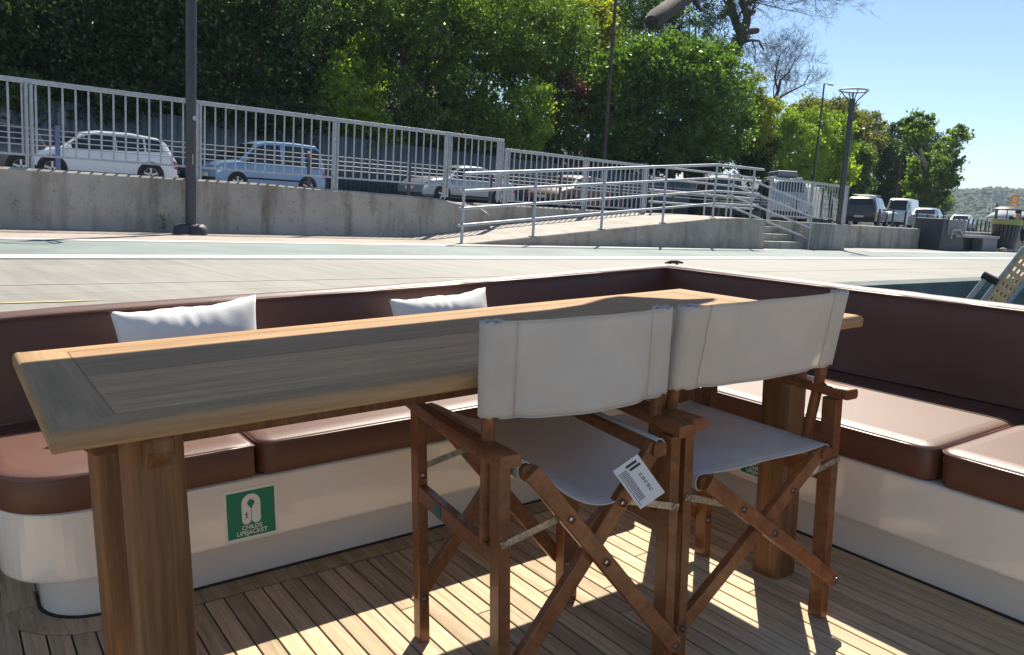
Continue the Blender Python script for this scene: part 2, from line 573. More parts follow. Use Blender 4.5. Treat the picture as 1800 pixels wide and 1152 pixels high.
# margin boards along the seat base, curving round its end
m.box(.27, 2.2, 2.19, 2.272, -.02, .0006)
arc = []
for k in range(15):
    t = 1.5 * PI - (.5 * PI) * k / 14
    arc.append((.27 + math.cos(t) * .225, 2.415 + math.sin(t) * .225, math.cos(t), math.sin(t)))
pin = [(.27 + c * .14, 2.415 + s_ * .14) for (_, _, c, s_) in arc]
pout = [(px, py) for (px, py, _, _) in arc]
half = 8
m.prism(pout[:half] + pin[:half][::-1], -.02, .0006)
m.prism([pout[half - 1], *pout[half:]] + ([pin[half - 1], *pin[half:]])[::-1], -.02, .0005)
m.box(.045, .128, 2.42, 2.72, -.02, .0006)
m.build('deck', MT['deck'], boat, bevel=.0012, seg=1)
# --- moulded seat base: recessed foot, overhanging body
m = MB()
m.prism(smooth_poly(.14, .13, 2.45, 2.275, 2.78, (1, 0, 0, 0), 12), -.01, .15)
m.box(2.215, 2.72, -1.6, 2.2749, -.01, .15)
m.build('seat_base_foot', MT['gel'], boat, bevel=.006)
m = MB()
m.prism(smooth_poly(.2, .045, 2.1299, 2.18, 2.78, (1, 0, 0, 0), 14), .14, .325)
m.prism([(2.13, -1.6), (2.75, -1.6), (2.75, 2.78), (2.13, 2.78)], .14, .325)
m.build('seat_base', MT['gel'], boat, bevel=.012, seg=3)
# a dark sealing line where the foot meets the deck
m = MB()
m.prism(smooth_poly(.145, .122, 2.2, 2.2655, 2.5, (1, 0, 0, 0), 12), -.004, .004)
m.box(2.2055, 2.3, -1.55, 2.266, -.004, .004)
m.build('sealing_line', MT['caulk'], boat)
# --- bulwark, cap rail, hull
m = MB()
m.box(-4, 2.86, 2.86, 2.95, -.1, .62)
m.box(2.8605, 2.95, -2.4, 2.951, -.1, .68)
m.box(-4, .02, 2.78, 2.8595, -.02, .60)
m.build('bulwark', MT['gel'], boat, bevel=.01)
m = MB()
m.box(-4, 2.8145, 2.835, 2.985, .6201, .655); m.box(2.815, 2.985, -2.4, 2.986, .6801, .715)
m.build('cap_rail', MT['gel'], boat, bevel=.012, seg=3)
m = MB()
P = []
for (dx, z) in ((0, -.1), (-.12, -.4), (-.35, -.75), (-.6, -.9)):
    P.append([(-4, 2.95 + dx, z), (2.9 + dx, 2.95 + dx, z), (2.95 + dx, 2.9 + dx, z), (2.95 + dx, -2.4, z)])
m.grid(P)
m.build('hull', MT['gel'], boat, smooth=40, solid=.04)
# --- fixed roof over the after deck: unseen, outline shaped for the shadow it throws
Z0 = 2.25
SB = np.linalg.inv(M3) @ np.array(sd)             # sun direction in the boat frame
def lift(x, y, z=Z0): return (x + SB[0] * (z - .75) / SB[2], y + SB[1] * (z - .75) / SB[2])


edge = [lift(*p) for p in ((-.35, 1.955), (1.46, 1.94), (1.60, 1.965), (1.74, 2.03), (1.82, 2.045), (1.89, 1.96), (1.94, 1.88), (2.06, 1.838), (1.93, 1.80), (1.85, 1.70), (1.81, 1.5), (1.80, 1.31), (1.82, 1.0), (1.83, .68), (-.35, .68))]  # rear and left edges cut back so sunlit deck bounces fill light
m = MB(); m.prism(edge, Z0, Z0 + .09)
m.build('roof', MT['roofwood'], boat, bevel=.02)
for py in (1.75, 2.6):
    m = MB(); m.tube([(-2.7, py, 0), (-2.7, py, Z0 + .12)], .04, 12)
    m.build('roof_post', MT['steel'], boat, smooth=40)
    m = MB(); m.box(-2.74, 1.9, py - .025, py + .025, Z0 + .091, Z0 + .15)
    m.build('roof_beam', MT['steel'], boat)
# --- back cushions (upholstered, tilted a little outwards)
def backrest(name, label, path):
    """path: list of (x, y, nx, ny) along the foot of the cushion; n points inboard"""
    root = thing(name, label, 'backrest', boat=True)
    prof = [(.0, .43), (-.012, .47), (-.03, .62), (-.045, .70), (-.052, .722), (-.07, .735), (-.10, .738), (-.125, .73), (-.135, .70), (-.12, .43)]
    m = MB(); m.grid([[(x + nx * d, y + ny * d, z + rng.normal(0, .0008)) for (d, z) in prof] for (x, y, nx, ny) in path])
    m.build('cover', MT['leather'], root, smooth=60)
    m = MB(); m.tube([(x + nx * -.046, y + ny * -.046, .7245) for (x, y, nx, ny) in path], .0042, 6)
    m.build('piping', MT['piping'], root, smooth=60)
    return root


pts = []
for k in range(60):
    xx = -3.4 + 6.21 * k / 59
    yy = 2.715 + (.02 * math.sin(xx * 3.1) if xx < .6 else .012 * math.sin(xx * 3.))
    if xx < .15: yy -= .0 + .03 * max(0, .15 - xx)
    pts.append((xx, yy, 0, -1))
backrest('sofa_backrest', 'long brown vinyl backrest along the quay side behind the two white pillows', pts)
pts = [(2.71, 2.81 - 5 * k / 50., -1, 0) for k in range(51)]
backrest('sofa_backrest', 'shaded brown vinyl backrest of the right-hand bench beside the white cap rail', pts)


# --- seat cushions
def cushion(label, poly, z0=.328, z1=.422, crown=.012):
    root = thing('seat_cushion', label, 'cushion', boat=True, group='brown vinyl seat cushions')
    n = len(poly)
    cx = sum(p[0] for p in poly) / n; cy = sum(p[1] for p in poly) / n
    def inset(d):
        r = []
        for k in range(n):
            a = Vector(poly[k - 1]); b = Vector(poly[k]); c = Vector(poly[(k + 1) % n])
            t1 = (b - a).normalized(); t2 = (c - b).normalized()
            n1 = Vector((-t1.y, t1.x)); n2 = Vector((-t2.y, t2.x))
            nn = (n1 + n2); nn = nn / max(.5, nn.length_squared / 2) if nn.length > .01 else n1
            r.append((b.x + nn.x * d, b.y + nn.y * d))
        return r
    rings = [(.008, z0), (.0, z0 + .008), (.0, z1 - .008), (.003, z1 - .002), (.011, z1 + .001), (.026, z1 + crown * .3), (.044, z1 + crown * .4)]
    P = [[(px, py, z) for (px, py) in inset(d) + [inset(d)[0]]] for d, z in rings]
    m = MB(); m.grid(P)
    top = [(px, py, z1 + crown * .4) for (px, py) in inset(.044)]
    m.add(top, [list(range(n))])
    m.build('cover', MT['leather'], root, smooth=50)
    rim = [(px, py, z1 - .006) for (px, py) in inset(-.001)]
    m = MB(); m.tube(rim, .0036, 6, closed=True)
    m.build('piping', MT['piping'], root, smooth=60)
    return root


def dense(P, step=.06):
    r = []
    for k in range(len(P)):
        a = Vector(P[k]); b = Vector(P[(k + 1) % len(P)])
        q = max(1, int((b - a).length / step))
        for i in range(q):
            r.append(tuple(a + (b - a) * i / q))
    return r


cushion('brown seat cushion with a rounded sunlit end at the left, ending beside the table leg', dense(smooth_poly(.19, .035, .642, 2.168, 2.74, (1, 0, 0, 0), 10)))
cushion('long brown seat cushion beneath the far side of the table', dense(smooth_poly(.046, .656, 2.10, 2.168, 2.74, (1, 1, 1, 1), 6)))
cushion('brown seat cushion of the right-hand bench running into the sofa corner', dense(smooth_poly(.046, 2.122, 2.735, 1.128, 2.735, (1, 1, 1, 1), 6)))
cushion('nearest brown seat cushion of the right-hand bench, cut off by the picture edge', dense(smooth_poly(.046, 2.122, 2.735, .25, 1.116, (1, 1, 1, 1), 6)), crown=.014)


# --- white pillows
def pillow(label, cx, cy, cz, wd, ht, roll, seed):
    r = np.random.default_rng(seed)
    o = None
    nu, nv = 44, 30
    m = MB()
    ph = r.uniform(0, 6, 6)
    for sgn in (1, -1):
        P = []
        for i in range(nu + 1):
            row = []
            for j in range(nv + 1):
                u = -1 + 2 * i / nu; v = -1 + 2 * j / nv
                e = max(0, 1 - abs(u) ** 3.2) * max(0, 1 - abs(v) ** 3.2)
                th = .075 * e ** .55
                px = u * wd / 2 * (1 - .07 * (1 - v * v)); pz = v * ht / 2 * (1 - .08 * (1 - u * u))
                # gathers near the upper seam
                gg = math.exp(-((v - .72) / .3) ** 2) * min(1, e * 4) * min(1, (1 - abs(v)) * 5)
                g = gg * (.0016 * math.sin(u * 15 + 2.2 * math.sin(u * 5 + ph[0]) + ph[1]) + .0012 * math.sin(u * 27 + 2 * v + 3 * math.sin(u * 4 + ph[4])))
                g += .003 * math.sin(v * 6 + u * 3 + ph[2]) * e
                if abs(v) > .98: pz += .0010 * math.sin(u * 23 + ph[3]) + .003 * math.sin(u * 6 + ph[5])
                row.append((px, -sgn * (th + g * (1 if sgn > 0 else 0)), pz))
            P.append(row)
        m.grid(P)
    o = m.build('pillow', MT['pillow'], None, smooth=179)
    bm = bmesh.new(); bm.from_mesh(o.data); bmesh.ops.remove_doubles(bm, verts=bm.verts, dist=.0008); bmesh.ops.recalc_face_normals(bm, faces=bm.faces); bm.to_mesh(o.data); bm.free()
    o.data.polygons.foreach_set('use_smooth', [True] * len(o.data.polygons))
    o.matrix_world = BM @ Matrix.Translation((cx, cy, cz)) @ Matrix.Rotation(-.2, 4, 'X') @ Matrix.Rotation(roll, 4, 'Y')
    tag(o, label, 'pillow', 'white pillows on the brown sofa')


pillow('white pillow with a creased top against the backrest, the nearer one at the left', .60, 2.585, .602, .425, .305, -.035, 3)
pillow('white pillow peeping over the middle of the table top, farther along the sofa', 1.475, 2.595, .578, .40, .285, -.03, 5)


# --- table
table = thing('teak_table', 'long teak bar table with pale boards and thick legs on the boat deck', 'table', (1.116, 1.717, 0), boat=True)
X0, X1, Y0, Y1, ZT, TH = -1.011, 1.011, -.3555, .3555, .75, .034
m2 = MB(); m2.box(X0 + .03, X1 - .03, Y0 + .03, Y1 - .03, ZT - TH + .003, ZT - .012)
tt = m2.build('tabletop', MT['table_x'], table)
FW, RW = .10, .062


def frame_board(name, along_x, side, wd, wo, mat):
    """mitred frame board with a rounded outer edge; wd its width, wo the width of the board it meets"""
    zb, zt = ZT - TH, ZT
    prof = [(0, zb + .007), (.002, zb + .002), (.007, zb), (wd, zb), (wd, zt - .0012), (wd - .0012, zt), (.012, zt), (.0065, zt - .0015), (.0025, zt - .005), (0, zt - .011)]
    P = []
    for e in (0, 1):
        ring = []
        for (d, z) in prof:
            q = d * wo / wd
            if along_x:
                x = X0 + q if e == 0 else X1 - q
                ring.append((x, Y0 + d if side < 0 else Y1 - d, z))
            else:
                y = Y0 + q if e == 0 else Y1 - q
                ring.append((X0 + d if side < 0 else X1 - d, y, z))
        P.append(ring + [ring[0]])
    m = MB(); m.grid(P); m.add(P[0][:-1], [list(range(len(prof)))]); m.add(P[1][:-1], [list(range(len(prof)))])
    return m.build(name, mat, tt, smooth=50)


for s_ in (-1, 1):
    frame_board('long_rail', True, s_, RW, FW, MT['table_x'])
    frame_board('end_board', False, s_, FW, RW, MT['table_y'])
nb = [Y0 + RW + .0008, .02, Y1 - RW - .0008]
for k in range(2):
    m = MB(); m.box(X0 + FW + .0008, X1 - FW - .0008, nb[k] + .0004, nb[k + 1] - .0004, ZT - TH + .001, ZT - .0006)
    m.build('top_board', MT['table_dark'] if k else MT['table_x'], tt, bevel=.0012, seg=1)


def table_leg(x, y):
    m = MB(); m.prism(smooth_poly(.016, x - .046, x + .046, y - .046, y + .046, (1, 1, 1, 1), 3), 0, ZT - TH - .0005)
    return m.build('leg', MT['table_z'], table, smooth=50)


LX0, LX1 = -.856, .804
for lx in (LX0, LX1):
    table_leg(lx, -.262)
    table_leg(lx, .155)
    m = MB(); m.prism([(-.345, .7155), (-.345, .69), (-.325, .658), (.23, .658), (.26, .69), (.26, .7155)], lx - .022, lx + .022)
    b_ = m.build('bearer', MT['table_z'], table, bevel=.008)
    for v in b_.data.vertices:   # prism was drawn in (y, z) and extruded along x
        a = v.co.copy(); v.co = (a.z, a.x, a.y)
for yy in (-.165, .10):
    m = MB(); m.prism([(-.975, .7155), (-.975, .685), (-.93, .645), (.92, .645), (.965, .685), (.965, .7155)], 0, .04)
    b_ = m.build('apron_rail', MT['table_z'], table, bevel=.005)
    for v in b_.data.vertices:
        a = v.co.copy(); v.co = (a.x, yy + a.z, a.y)


# --- folding director's chairs
def chair(label, cx, cy, rz, W, zr, wr, ysk, slack, sag, tagkind):
    """W leg spacing, zr seat rail height, wr seat rail spacing; y forward, to the table"""
    root = thing('director_chair', label, 'chair', (cx, cy, 0), rz, 'folding wooden canvas chairs at the table', boat=True)
    YN, YF = -.21, .215
    def post_y(z): return YN + .052 - .8 * ysk * .1 - (.055 + ysk) * (z - .63)
    def part(mb, name, mat='chair', parent=root, bv=.003, **k):
        return mb.build(name, MT[mat], parent, bevel=bv, **k)
    def bolt(parent, p, yn=-1, r=.0075):
        mb = MB(); mb.lathe([(0, 0), (.0035, 0), (.0035, .0022), (r, .0022), (r, 0), (r * .95, -.006)], 14, axis='y')
        o = mb.build('bolt', MT['steel'], parent, smooth=40)
        o.location = p
        o.scale = (1, yn * -1, 1)
        o.rotation_euler = (0, 0, 0)
        return o
    for sx in (-1, 1):
        x = sx * W / 2
        for y in (YN, YF):
            mb = MB(); mb.box(x - .013, x + .013, y - .0215, y + .0215, 0, .588)
            lg = part(mb, 'leg')
            bolt(lg, (x, y - .022, .118)); bolt(lg, (x, y - .022, .432))
        # lower rail and label
        mb = MB(); mb.box(x - .011, x + .011, YN + .0217, YF - .0217, .368, .408)
        lr = part(mb, 'lower_rail')
        if sx < 0 and tagkind == 'card':
            mb = MB(); mb.box(x - .0125, x - .0108, .06, .098, .376, .4)
            part(mb, 'label_plate', 'teal', lr, .0)
        # armrest: shaped plank, widest near the back, drooping a little to the front
        P = []
        for k in range(13):
            t = k / 12; y = -.262 + t * .53
            wd = .0215 + .0065 * math.exp(-((t - .1) / .16) ** 2) - .008 * t
            off = sx * (.012 * math.sin(t * PI) + .004)
            z = .602 + .004 * math.cos(t * 2.2)
            if t < .04: wd *= .86
            ring = []
            for (a, b) in ((-1, -.6), (-.8, -1), (.8, -1), (1, -.6), (1, .5), (.75, 1), (-.75, 1), (-1, .5)):
                ring.append((x + off + a * wd, y, z + b * .0125))
            P.append(ring + [ring[0]])
        mb = MB(); mb.grid(P); mb.add(P[0][:8], [list(range(8))]); mb.add(P[-1][:8], [list(range(8))])
        part(mb, 'armrest', smooth=45, bv=0)
        # back post
        mb = MB(); mb.tube([(x, post_y(.40), .40), (x, post_y(.63), .63), (x, post_y(.855), .855)], .0135, 12)
        part(mb, 'back_post', smooth=50, bv=0)
    # crossed legs, front and back pair
    for pi, y in enumerate((YN - .022 - .012, YF + .012 + .022)):
        dy = .0235 if pi == 0 else -.0235
        for sx in (-1, 1):
            yy = y if sx < 0 else y + dy
            if pi == 0 and sx > 0: yy = y + .0235
            foot = Vector((-sx * W / 2, yy, .118)); top = Vector((sx * wr / 2, yy, zr - .012))
            d = (top - foot).normalized()
            mb = MB()
            # member with rounded foot
            wdt = .018
            side = Vector((-d.z, 0, d.x))
            pts = []
            for k in range(9):
                t = PI * k / 8
                pts.append(foot + side * (math.cos(t) * wdt) - d * (math.sin(t) * wdt))
            pts += [top - side * wdt, top + side * wdt][::1]
            fr = [Vector((p.x, yy - .0105, p.z)) for p in pts]; bk = [Vector((p.x, yy + .0105, p.z)) for p in pts]
            n = len(pts)
            mb.add(fr + bk, [list(range(n)), list(range(n, 2 * n))[::-1]] + [[i, (i + 1) % n, n + (i + 1) % n, n + i] for i in range(n)])
            cl = part(mb, 'cross_leg')
            fs = yy - .0108 if True else yy
            bolt(cl, (foot.x, fs, foot.z), r=.0085)
            if sx < 0:
                pv = foot.lerp(top, .52); bolt(cl, (pv.x, fs, pv.z), r=.0085)
            # steel strap to the leg on the same side
            sp = foot.lerp(top, .76)
            bolt(cl, (sp.x, fs, sp.z), r=.008)
            q = Vector((sx * W / 2, YN - .024 if pi == 0 else YF + .024, .432))
            a = Vector((q.x, q.y, q.z)); b = Vector((sp.x, yy + (.012 if pi == 0 else -.012), sp.z))
            mb = MB(); mb.beam(a + (a - b).normalized() * .01, b + (b - a).normalized() * .01, .0024, .015, (0, 1, 0))
            part(mb, 'strap', 'oldsteel', bv=0)
    # seat rails
    for sx in (-1, 1):
        mb = MB(); mb.prism(smooth_poly(.008, sx * wr / 2 - .016, sx * wr / 2 + .016, zr - .032, zr - .002, (1, 1, 1, 1), 3), YN - .03, YF + .05)
        o = part(mb, 'seat_rail', bv=0, smooth=40)
        for v in o.data.vertices:
            a = v.co.copy(); v.co = (a.x, a.z, a.y)
    # seat canvas, wrapped round the rails
    P = []
    for j in range(17):
        y = YN - .018 + (YF - YN + .055) * j / 16
        row = []
        e = .018
        for (dx, dz) in ((-.0, -.036), (-.012, -.034), (-.019, -.022), (-.019, -.008), (-.012, .001)):
            row.append((-wr / 2 + dx, y, zr + dz))
        nk = 22
        for k in range(nk + 1):
            t = k / nk
            x = -wr / 2 + wr * t
            s_ = sag * (1 - .45 * j / 16) * (1 - (2 * t ** (1.35 if sag > .05 else 1) - 1) ** 2) ** (.85)
            s_ += .0025 * math.sin(t * 9 + j * .35) * (4 * t * (1 - t))
            row.append((x, y, zr + .002 - s_))
        for (dx, dz) in ((-.0, -.036), (-.012, -.034), (-.019, -.022), (-.019, -.008), (-.012, .001))[::-1]:
            row.append((wr / 2 - dx, y, zr + dz))
        P.append(row)
    mb = MB(); mb.grid(P)
    st = mb.build('seat_canvas', MT['canvas'], root, smooth=179, solid=.0016)
    for j in (0, 16):
        mb = MB(); mb.tube([Vector(p) + Vector((0, 0, .0005)) for p in P[j]], .0022, 5)
        mb.build('hem', MT['canvas'], st, smooth=179)
    # back canvas: sleeve, panel, sleeve
    z0, z1 = .668, .857
    rs = .021
    def panel(t, tz):
        z = z0 + (z1 - z0) * tz
        s4 = 4 * t * (1 - t)
        sk = s4 ** .8 * (1 + .35 * (t - .5))
        y = post_y(z) - rs - slack * sk * (1.1 - .45 * tz)
        dz = -.10 * slack * s4 - (.30 * slack * s4 * (1 - 2 * tz) if tz < .5 else 0)
        y += (.0024 * math.sin(t * 9 + tz * 4) + .0012 * math.sin(t * 23 - tz * 9)) * s4 ** .5
        y += .0028 * math.exp(-((t - .12 - .3 * tz) / .05) ** 2) * (1 - tz) + .002 * math.exp(-((t - .86 + .25 * tz) / .04) ** 2) * (1 - tz)
        y += .0085 * (math.exp(-((t - .125) / .035) ** 2) + math.exp(-((t - .875) / .035) ** 2)) * (.55 + .45 * math.sin(2.5 * tz + 1))
        return (-W / 2 + W * t, y, z + dz)
    P = []
    NR = 17
    for i in range(NR):
        tz = i / (NR - 1); z = z0 + (z1 - z0) * tz
        yb = post_y(z); row = []
        ln = lambda sx: [(sx * (W / 2 - .046), panel(.05 if sx < 0 else .95, tz)[1] + .003, z), (sx * (W / 2 - .026), yb - rs * .55, z)] + \
            [(sx * (W / 2 + rs * math.cos(a_)), yb + rs * math.sin(a_), z + (.0022 * math.sin(7 * a_ + i) if i in (0, NR - 1) else 0)) for a_ in [(.78 - 1.28 * q / 10) * PI for q in range(11)]]
        row += ln(-1)
        row += [panel(k / 36, tz) for k in range(1, 36)]
        row += ln(1)[::-1]
        P.append(row)
    mb = MB(); mb.grid(P)
    bk = mb.build('back_canvas', MT['canvas'], root, smooth=179, solid=.0016)
    for sx in (-1, 1):
        mb = MB(); mb.tube([(sx * (W / 2 - .046), panel(.075 if sx < 0 else .925, i / 14)[1] - .0012, z0 + (z1 - z0) * i / 14) for i in range(15)], .0011, 5)
        mb.build('seam', MT['canvas'], bk, smooth=179)
    for i in (0, NR - 1):
        mb = MB(); mb.tube([Vector(p) + Vector((0, -.001, 0)) for p in P[i][13:-13]], .0018, 5)
        mb.build('hem', MT['canvas'], bk, smooth=179)
    # care tag
    if tagkind == 'card':
        mb = MB(); mb.box(0, .072, -.0006, .0006, -.112, 0)
        tg = mb.build('care_tag', MT['paper'], st)
        mb = MB()
        for k in range(19): mb.box(.010, .028, -.0011, -.0008, -.018 - k * .0042, -.0164 - k * .0042)
        mb.box(.006, .0075, -.0011, -.0008, -.104, -.014)
        for k in range(5):
            z = -.04 - .0105 * k
            mb.box(.046, .053, -.0011, -.0008, z - .0022, z - .0008); mb.box(.046, .0475, -.0011, -.0008, z - .0075, z); mb.box(.0515, .053, -.0011, -.0008, z - .0075, z)
            if k % 2: mb.box(.0475, .0515, -.0011, -.0008, z - .0072, z - .0055)
        mb.box(.03, .06, -.0011, -.0008, -.014, -.008); mb.box(.034, .064, -.0011, -.0008, -.024, -.018)
        mb.build('print', MT['ink'], tg)
        tg.location = (.030, -.25, zr - .040); tg.rotation_euler = (.0, -.62, -.42); tg.scale = (.84, 1, .9)
    else:
        P = [[(wr / 2 - .035 + .012 * math.sin(k * .7) + i * .014, -.225 - .004 * i, zr - .012 - k * .011) for i in range(2)] for k in range(6)]
        mb = MB(); mb.grid(P); mb.build('ribbon', MT['canvas'], st, smooth=179, solid=.001)
        mb = MB(); mb.box(0, .03, -.0006, .0006, -.03, 0)
        tg = mb.build('care_tag', MT['paper'], st); tg.location = (wr / 2 - .075, -.222, zr - .062); tg.rotation_euler = (.2, .3, .2)
    return root


chair('half folded director chair with sagging white canvas seat and a hanging care card', 1.072, 1.463, -6.5 * D, .408, .585, .312, 0, .020, .122, 'card')
chair('fully opened director chair with taut white canvas at the right end of the table', 1.572, 1.448, -3.0 * D, .497, .474, .41, .125, .008, .006, 'ribbon')


# --- lifejacket stickers
def text_mesh(body, size, mat, name='lettering', parent=None, loc=(0, 0, 0), align='CENTER', offset=0.016):
    cu = bpy.data.curves.new(name, 'FONT'); cu.body = body; cu.size = size; cu.align_x = align
    cu.offset = offset * size; cu.extrude = .0004
    tmp = bpy.data.objects.new(name, cu); COL.objects.link(tmp)
    dg = bpy.context.evaluated_depsgraph_get()
    me = bpy.data.meshes.new_from_object(tmp.evaluated_get(dg))
    bpy.data.objects.remove(tmp)
    me.materials.clear(); me.materials.append(mat)
    o = bpy.data.objects.new(name, me); COL.objects.link(o)
    o.parent = parent; o.location = loc
    return o


def lifejacket_sign(label, mtx):
    root = thing('lifejacket_sign', label, 'sign', group='childs lifejacket stickers')
    root.matrix_world = BM @ mtx
    m = MB(); m.box(-.072, .072, -.073, .073, 0, .0012); m.build('backing', MT['white'], root)
    m = MB(); m.box(-.065, .065, -.065, .065, .0012, .0018); pn = m.build('panel', MT['green'], root)
    # lifejacket pictogram: arch with two lobes
    def lobes():
        P = []
        for k in range(25):
            t = PI * k / 24; P.append((.0255 * math.cos(t), .03 + .0255 * math.sin(t)))
        for k in range(13):
            t = PI + PI * k / 12; P.append((-.0132 + .0123 * math.cos(t), -.017 + .0123 * math.sin(t)))
        P.append((0, -.012))
        for k in range(13):
            t = PI + PI * k / 12; P.append((.0132 + .0123 * math.cos(t), -.017 + .0123 * math.sin(t)))
        return P
    m = MB(); m.prism(lobes(), .0018, .0022); pc = m.build('pictogram', MT['white'], pn)
    m = MB()
    m.prism([(.0098 * math.cos(2 * PI * k / 24), .03 + .0098 * math.sin(2 * PI * k / 24)) for k in range(24)], .0022, .0025)
    m.prism([(-.005, .023), (.005, .023), (.0009, .013), (-.0009, .013)], .0022, .00251)
    m.prism([(-.0007, .0135), (.0007, .0135), (.0007, -.026), (-.0007, -.026)], .0022, .00252)
    m.build('neck_hole', MT['green'], pn)
    m = MB()
    m.prism([(-.0132 + .0018 * math.cos(2 * PI * k / 10), .0045 + .0018 * math.sin(2 * PI * k / 10)) for k in range(10)], .0022, .0025)
    for (a, b, c, d, ww) in ((-.0132, .002, -.0128, -.006, .0032), (-.0132, .001, -.0185, -.0005, .0016), (-.0132, .001, -.0085, -.001, .0016), (-.013, -.006, -.0165, -.013, .0017), (-.013, -.006, -.0098, -.013, .0017)):
        dx, dy = c - a, d - b; l = math.hypot(dx, dy); nx, ny = -dy / l * ww / 2, dx / l * ww / 2
        m.prism([(a + nx, b + ny), (c + nx, d + ny), (c - nx, d - ny), (a - nx, b - ny)], .0022, .00245)
    m.build('running_figure', MT['ink'], pn)
    text_mesh('CHILDS', .0165, MT['white'], parent=pn, loc=(0, -.0435, .0022))
    text_mesh('LIFEJACKET', .0165, MT['white'], parent=pn, loc=(0, -.0585, .0022))
    return root


RX = Matrix.Rotation(PI / 2, 4, 'X')
lifejacket_sign('green childs lifejacket sticker fully visible on the white panel under the sofa', Matrix.Translation((.630, 2.1798, .2255)) @ RX)
lifejacket_sign('green childs lifejacket sticker on the right-hand bench, half hidden by the far table leg', Matrix.Translation((2.1298, 1.70, .236)) @ Matrix.Rotation(-PI / 2, 4, 'Z') @ RX)

# --- small rope cleat on the corner of the cap rail
m = MB()
m.tube([(2.875, 2.905, .730), (2.90, 2.90, .736), (2.94, 2.892, .734), (2.975, 2.885, .728)], [.005, .010, .009, .004], 8)
m.tube([(2.90, 2.9, .716), (2.90, 2.9, .734)], .007, 8); m.tube([(2.94, 2.892, .716), (2.94, 2.892, .732)], .007, 8)
o = on_boat(m.build('mooring_cleat', MT['black'], None, smooth=40)); tag(o, 'small black mooring cleat on the far corner of the cap rail', 'cleat')

# --- folded gangway beyond the right-hand cap rail
def atb(u, v, X):
    d = RB.T @ np.array([(u - 900) / F, (v - 576) / F, 1.])
    return Vector(CAMB + d * (X / d[0]))


ga, gb, gc = atb(1736, 524, 6.6), atb(1784, 462, 6.6), atb(1772, 530, 6.6)
gup = (gb - ga).normalized(); gacr = (gc - ga); gacr = (gacr - gup * gacr.dot(gup)); gw_ = gacr.length; gacr.normalize()
gn_ = gacr.cross(gup)
gm = Matrix.Identity(4)
for i in range(3): gm[i][0] = gacr[i]; gm[i][1] = gup[i]; gm[i][2] = gn_[i]; gm[i][3] = ga[i]
gw = thing('gangway', 'raised boarding gangway with tan perforated tread and steel rails behind the right cap rail', 'gangway', boat=True)
gw.matrix_world = BM @ gm
lg_ = (gb - ga).length
m = MB()
nc, nr = 9, 31
ys = np.linspace(-.6, lg_ + .12, nr)
xsn = np.linspace(0.0, gw_, nc)
for i in range(nc - 1):
    for k in range(nr - 1):
        if i % 2 == 1 and k % 2 == 1: continue
        m.add([(xsn[i], ys[k], 0), (xsn[i + 1], ys[k], 0), (xsn[i + 1], ys[k + 1], 0), (xsn[i], ys[k + 1], 0)], [(0, 1, 2, 3)])
m.build('tread', MT['tan'], gw, solid=.012)
for (x_, top_) in ((-.012, lg_ + .12), (gw_ + .012, lg_ + .05)):
    m = MB(); m.tube([(x_, -.65, .01), (x_, top_, .01), (x_ + .05, top_ + .10, .01)], .016, 10); m.build('side_rail', MT['galv'], gw, smooth=50)
m = MB(); m.tube([(-.10, -.65, .05), (-.085, lg_ * .42, .05)], .02, 10); m.build('support_rod', MT['galv'], gw, smooth=50)
m = MB(); m.tube([(-.115, lg_ * .42, .05), (-.0, lg_ * .46, .03)], .03, 10); m.build('clamp', MT['black'], gw, smooth=50)
for k in (0, 1):
    m = MB(); m.tube([(.02 + .17 * k, lg_ + .2, 0), (.12 + .17 * k, lg_ + .2, 0)], .05, 16); m.build('roller', MT['galv'], gw, smooth=40)
# ================================================================== THE QUAY AND ROAD
def sheet(name, poly, z, mat, kind='structure'):
    m = MB(); m.add([(x, y, z) for x, y in poly], [list(range(len(poly)))])
    o = m.build(name, mat); o['kind'] = kind
    return o


m, nt_, b_ = new_mat('sea_water')
b_.inputs['Base Color'].default_value = (.012, .05, .055, 1); b_.inputs['Roughness'].default_value = .08
v_ = coords(nt_); t_ = N(nt_, 'ShaderNodeTexNoise', Scale=.9, Detail=5.); lk(nt_, v_, t_.inputs['Vector']); bump(nt_, b_, t_.outputs['Fac'], .5, .12)
MT['water'] = m
sheet('water', [(-290, -390), (1780, -390), (1780, 890), (-290, 890)], -1.35, MT['water'])

m = MB(); m.box(-60, 330, 4.45, 140, -.6, 0)
structure(m.build('promenade', MT['paving']))
sheet('walkway_strip', [(-60, 9.70), (16.2, 9.70), (16.2, 11.7), (-60, 11.7)], .004, MT['strip'])
sheet('bike_lane', [(-60, 7.58), (330, 7.58), (330, 9.62), (-60, 9.62)], .004, MT['lane'])
sheet('lane_line', [(-60, 7.38), (330, 7.38), (330, 7.74), (-60, 7.74)], .008, MT['line'])
sheet('lane_line', [(-60, 9.50), (16, 9.50), (16, 9.78), (-60, 9.78)], .008, MT['line'])
sheet('lane_line', [(20.6, 9.50), (330, 9.50), (330, 9.78), (20.6, 9.78)], .008, MT['line'])
sheet('edge_line', [(-.9, 4.80), (.3, 4.80), (.52, 4.82), (.3, 4.86), (-.2, 4.85), (-.9, 4.87)], .004, MT['yellowline'])
sheet('edge_line', [(.7, 4.82), (1.2, 4.80), (1.42, 4.83), (1.1, 4.87)], .004, MT['yellowline'])
m = MB(); m.box(-60, 330, 4.12, 4.449, -.22, .006); m.box(-60, 330, 4.18, 4.449, -1.8, -.2205)
o = m.build('quay_wall', MT['quaywall'], bevel=.012); tag(o, 'damp blue green quay wall below the promenade edge beside the boat', 'wall')
sheet('drain_slot', [(-60, 5.62), (330, 5.62), (330, 5.64), (-60, 5.64)], .003, MT['stone'])

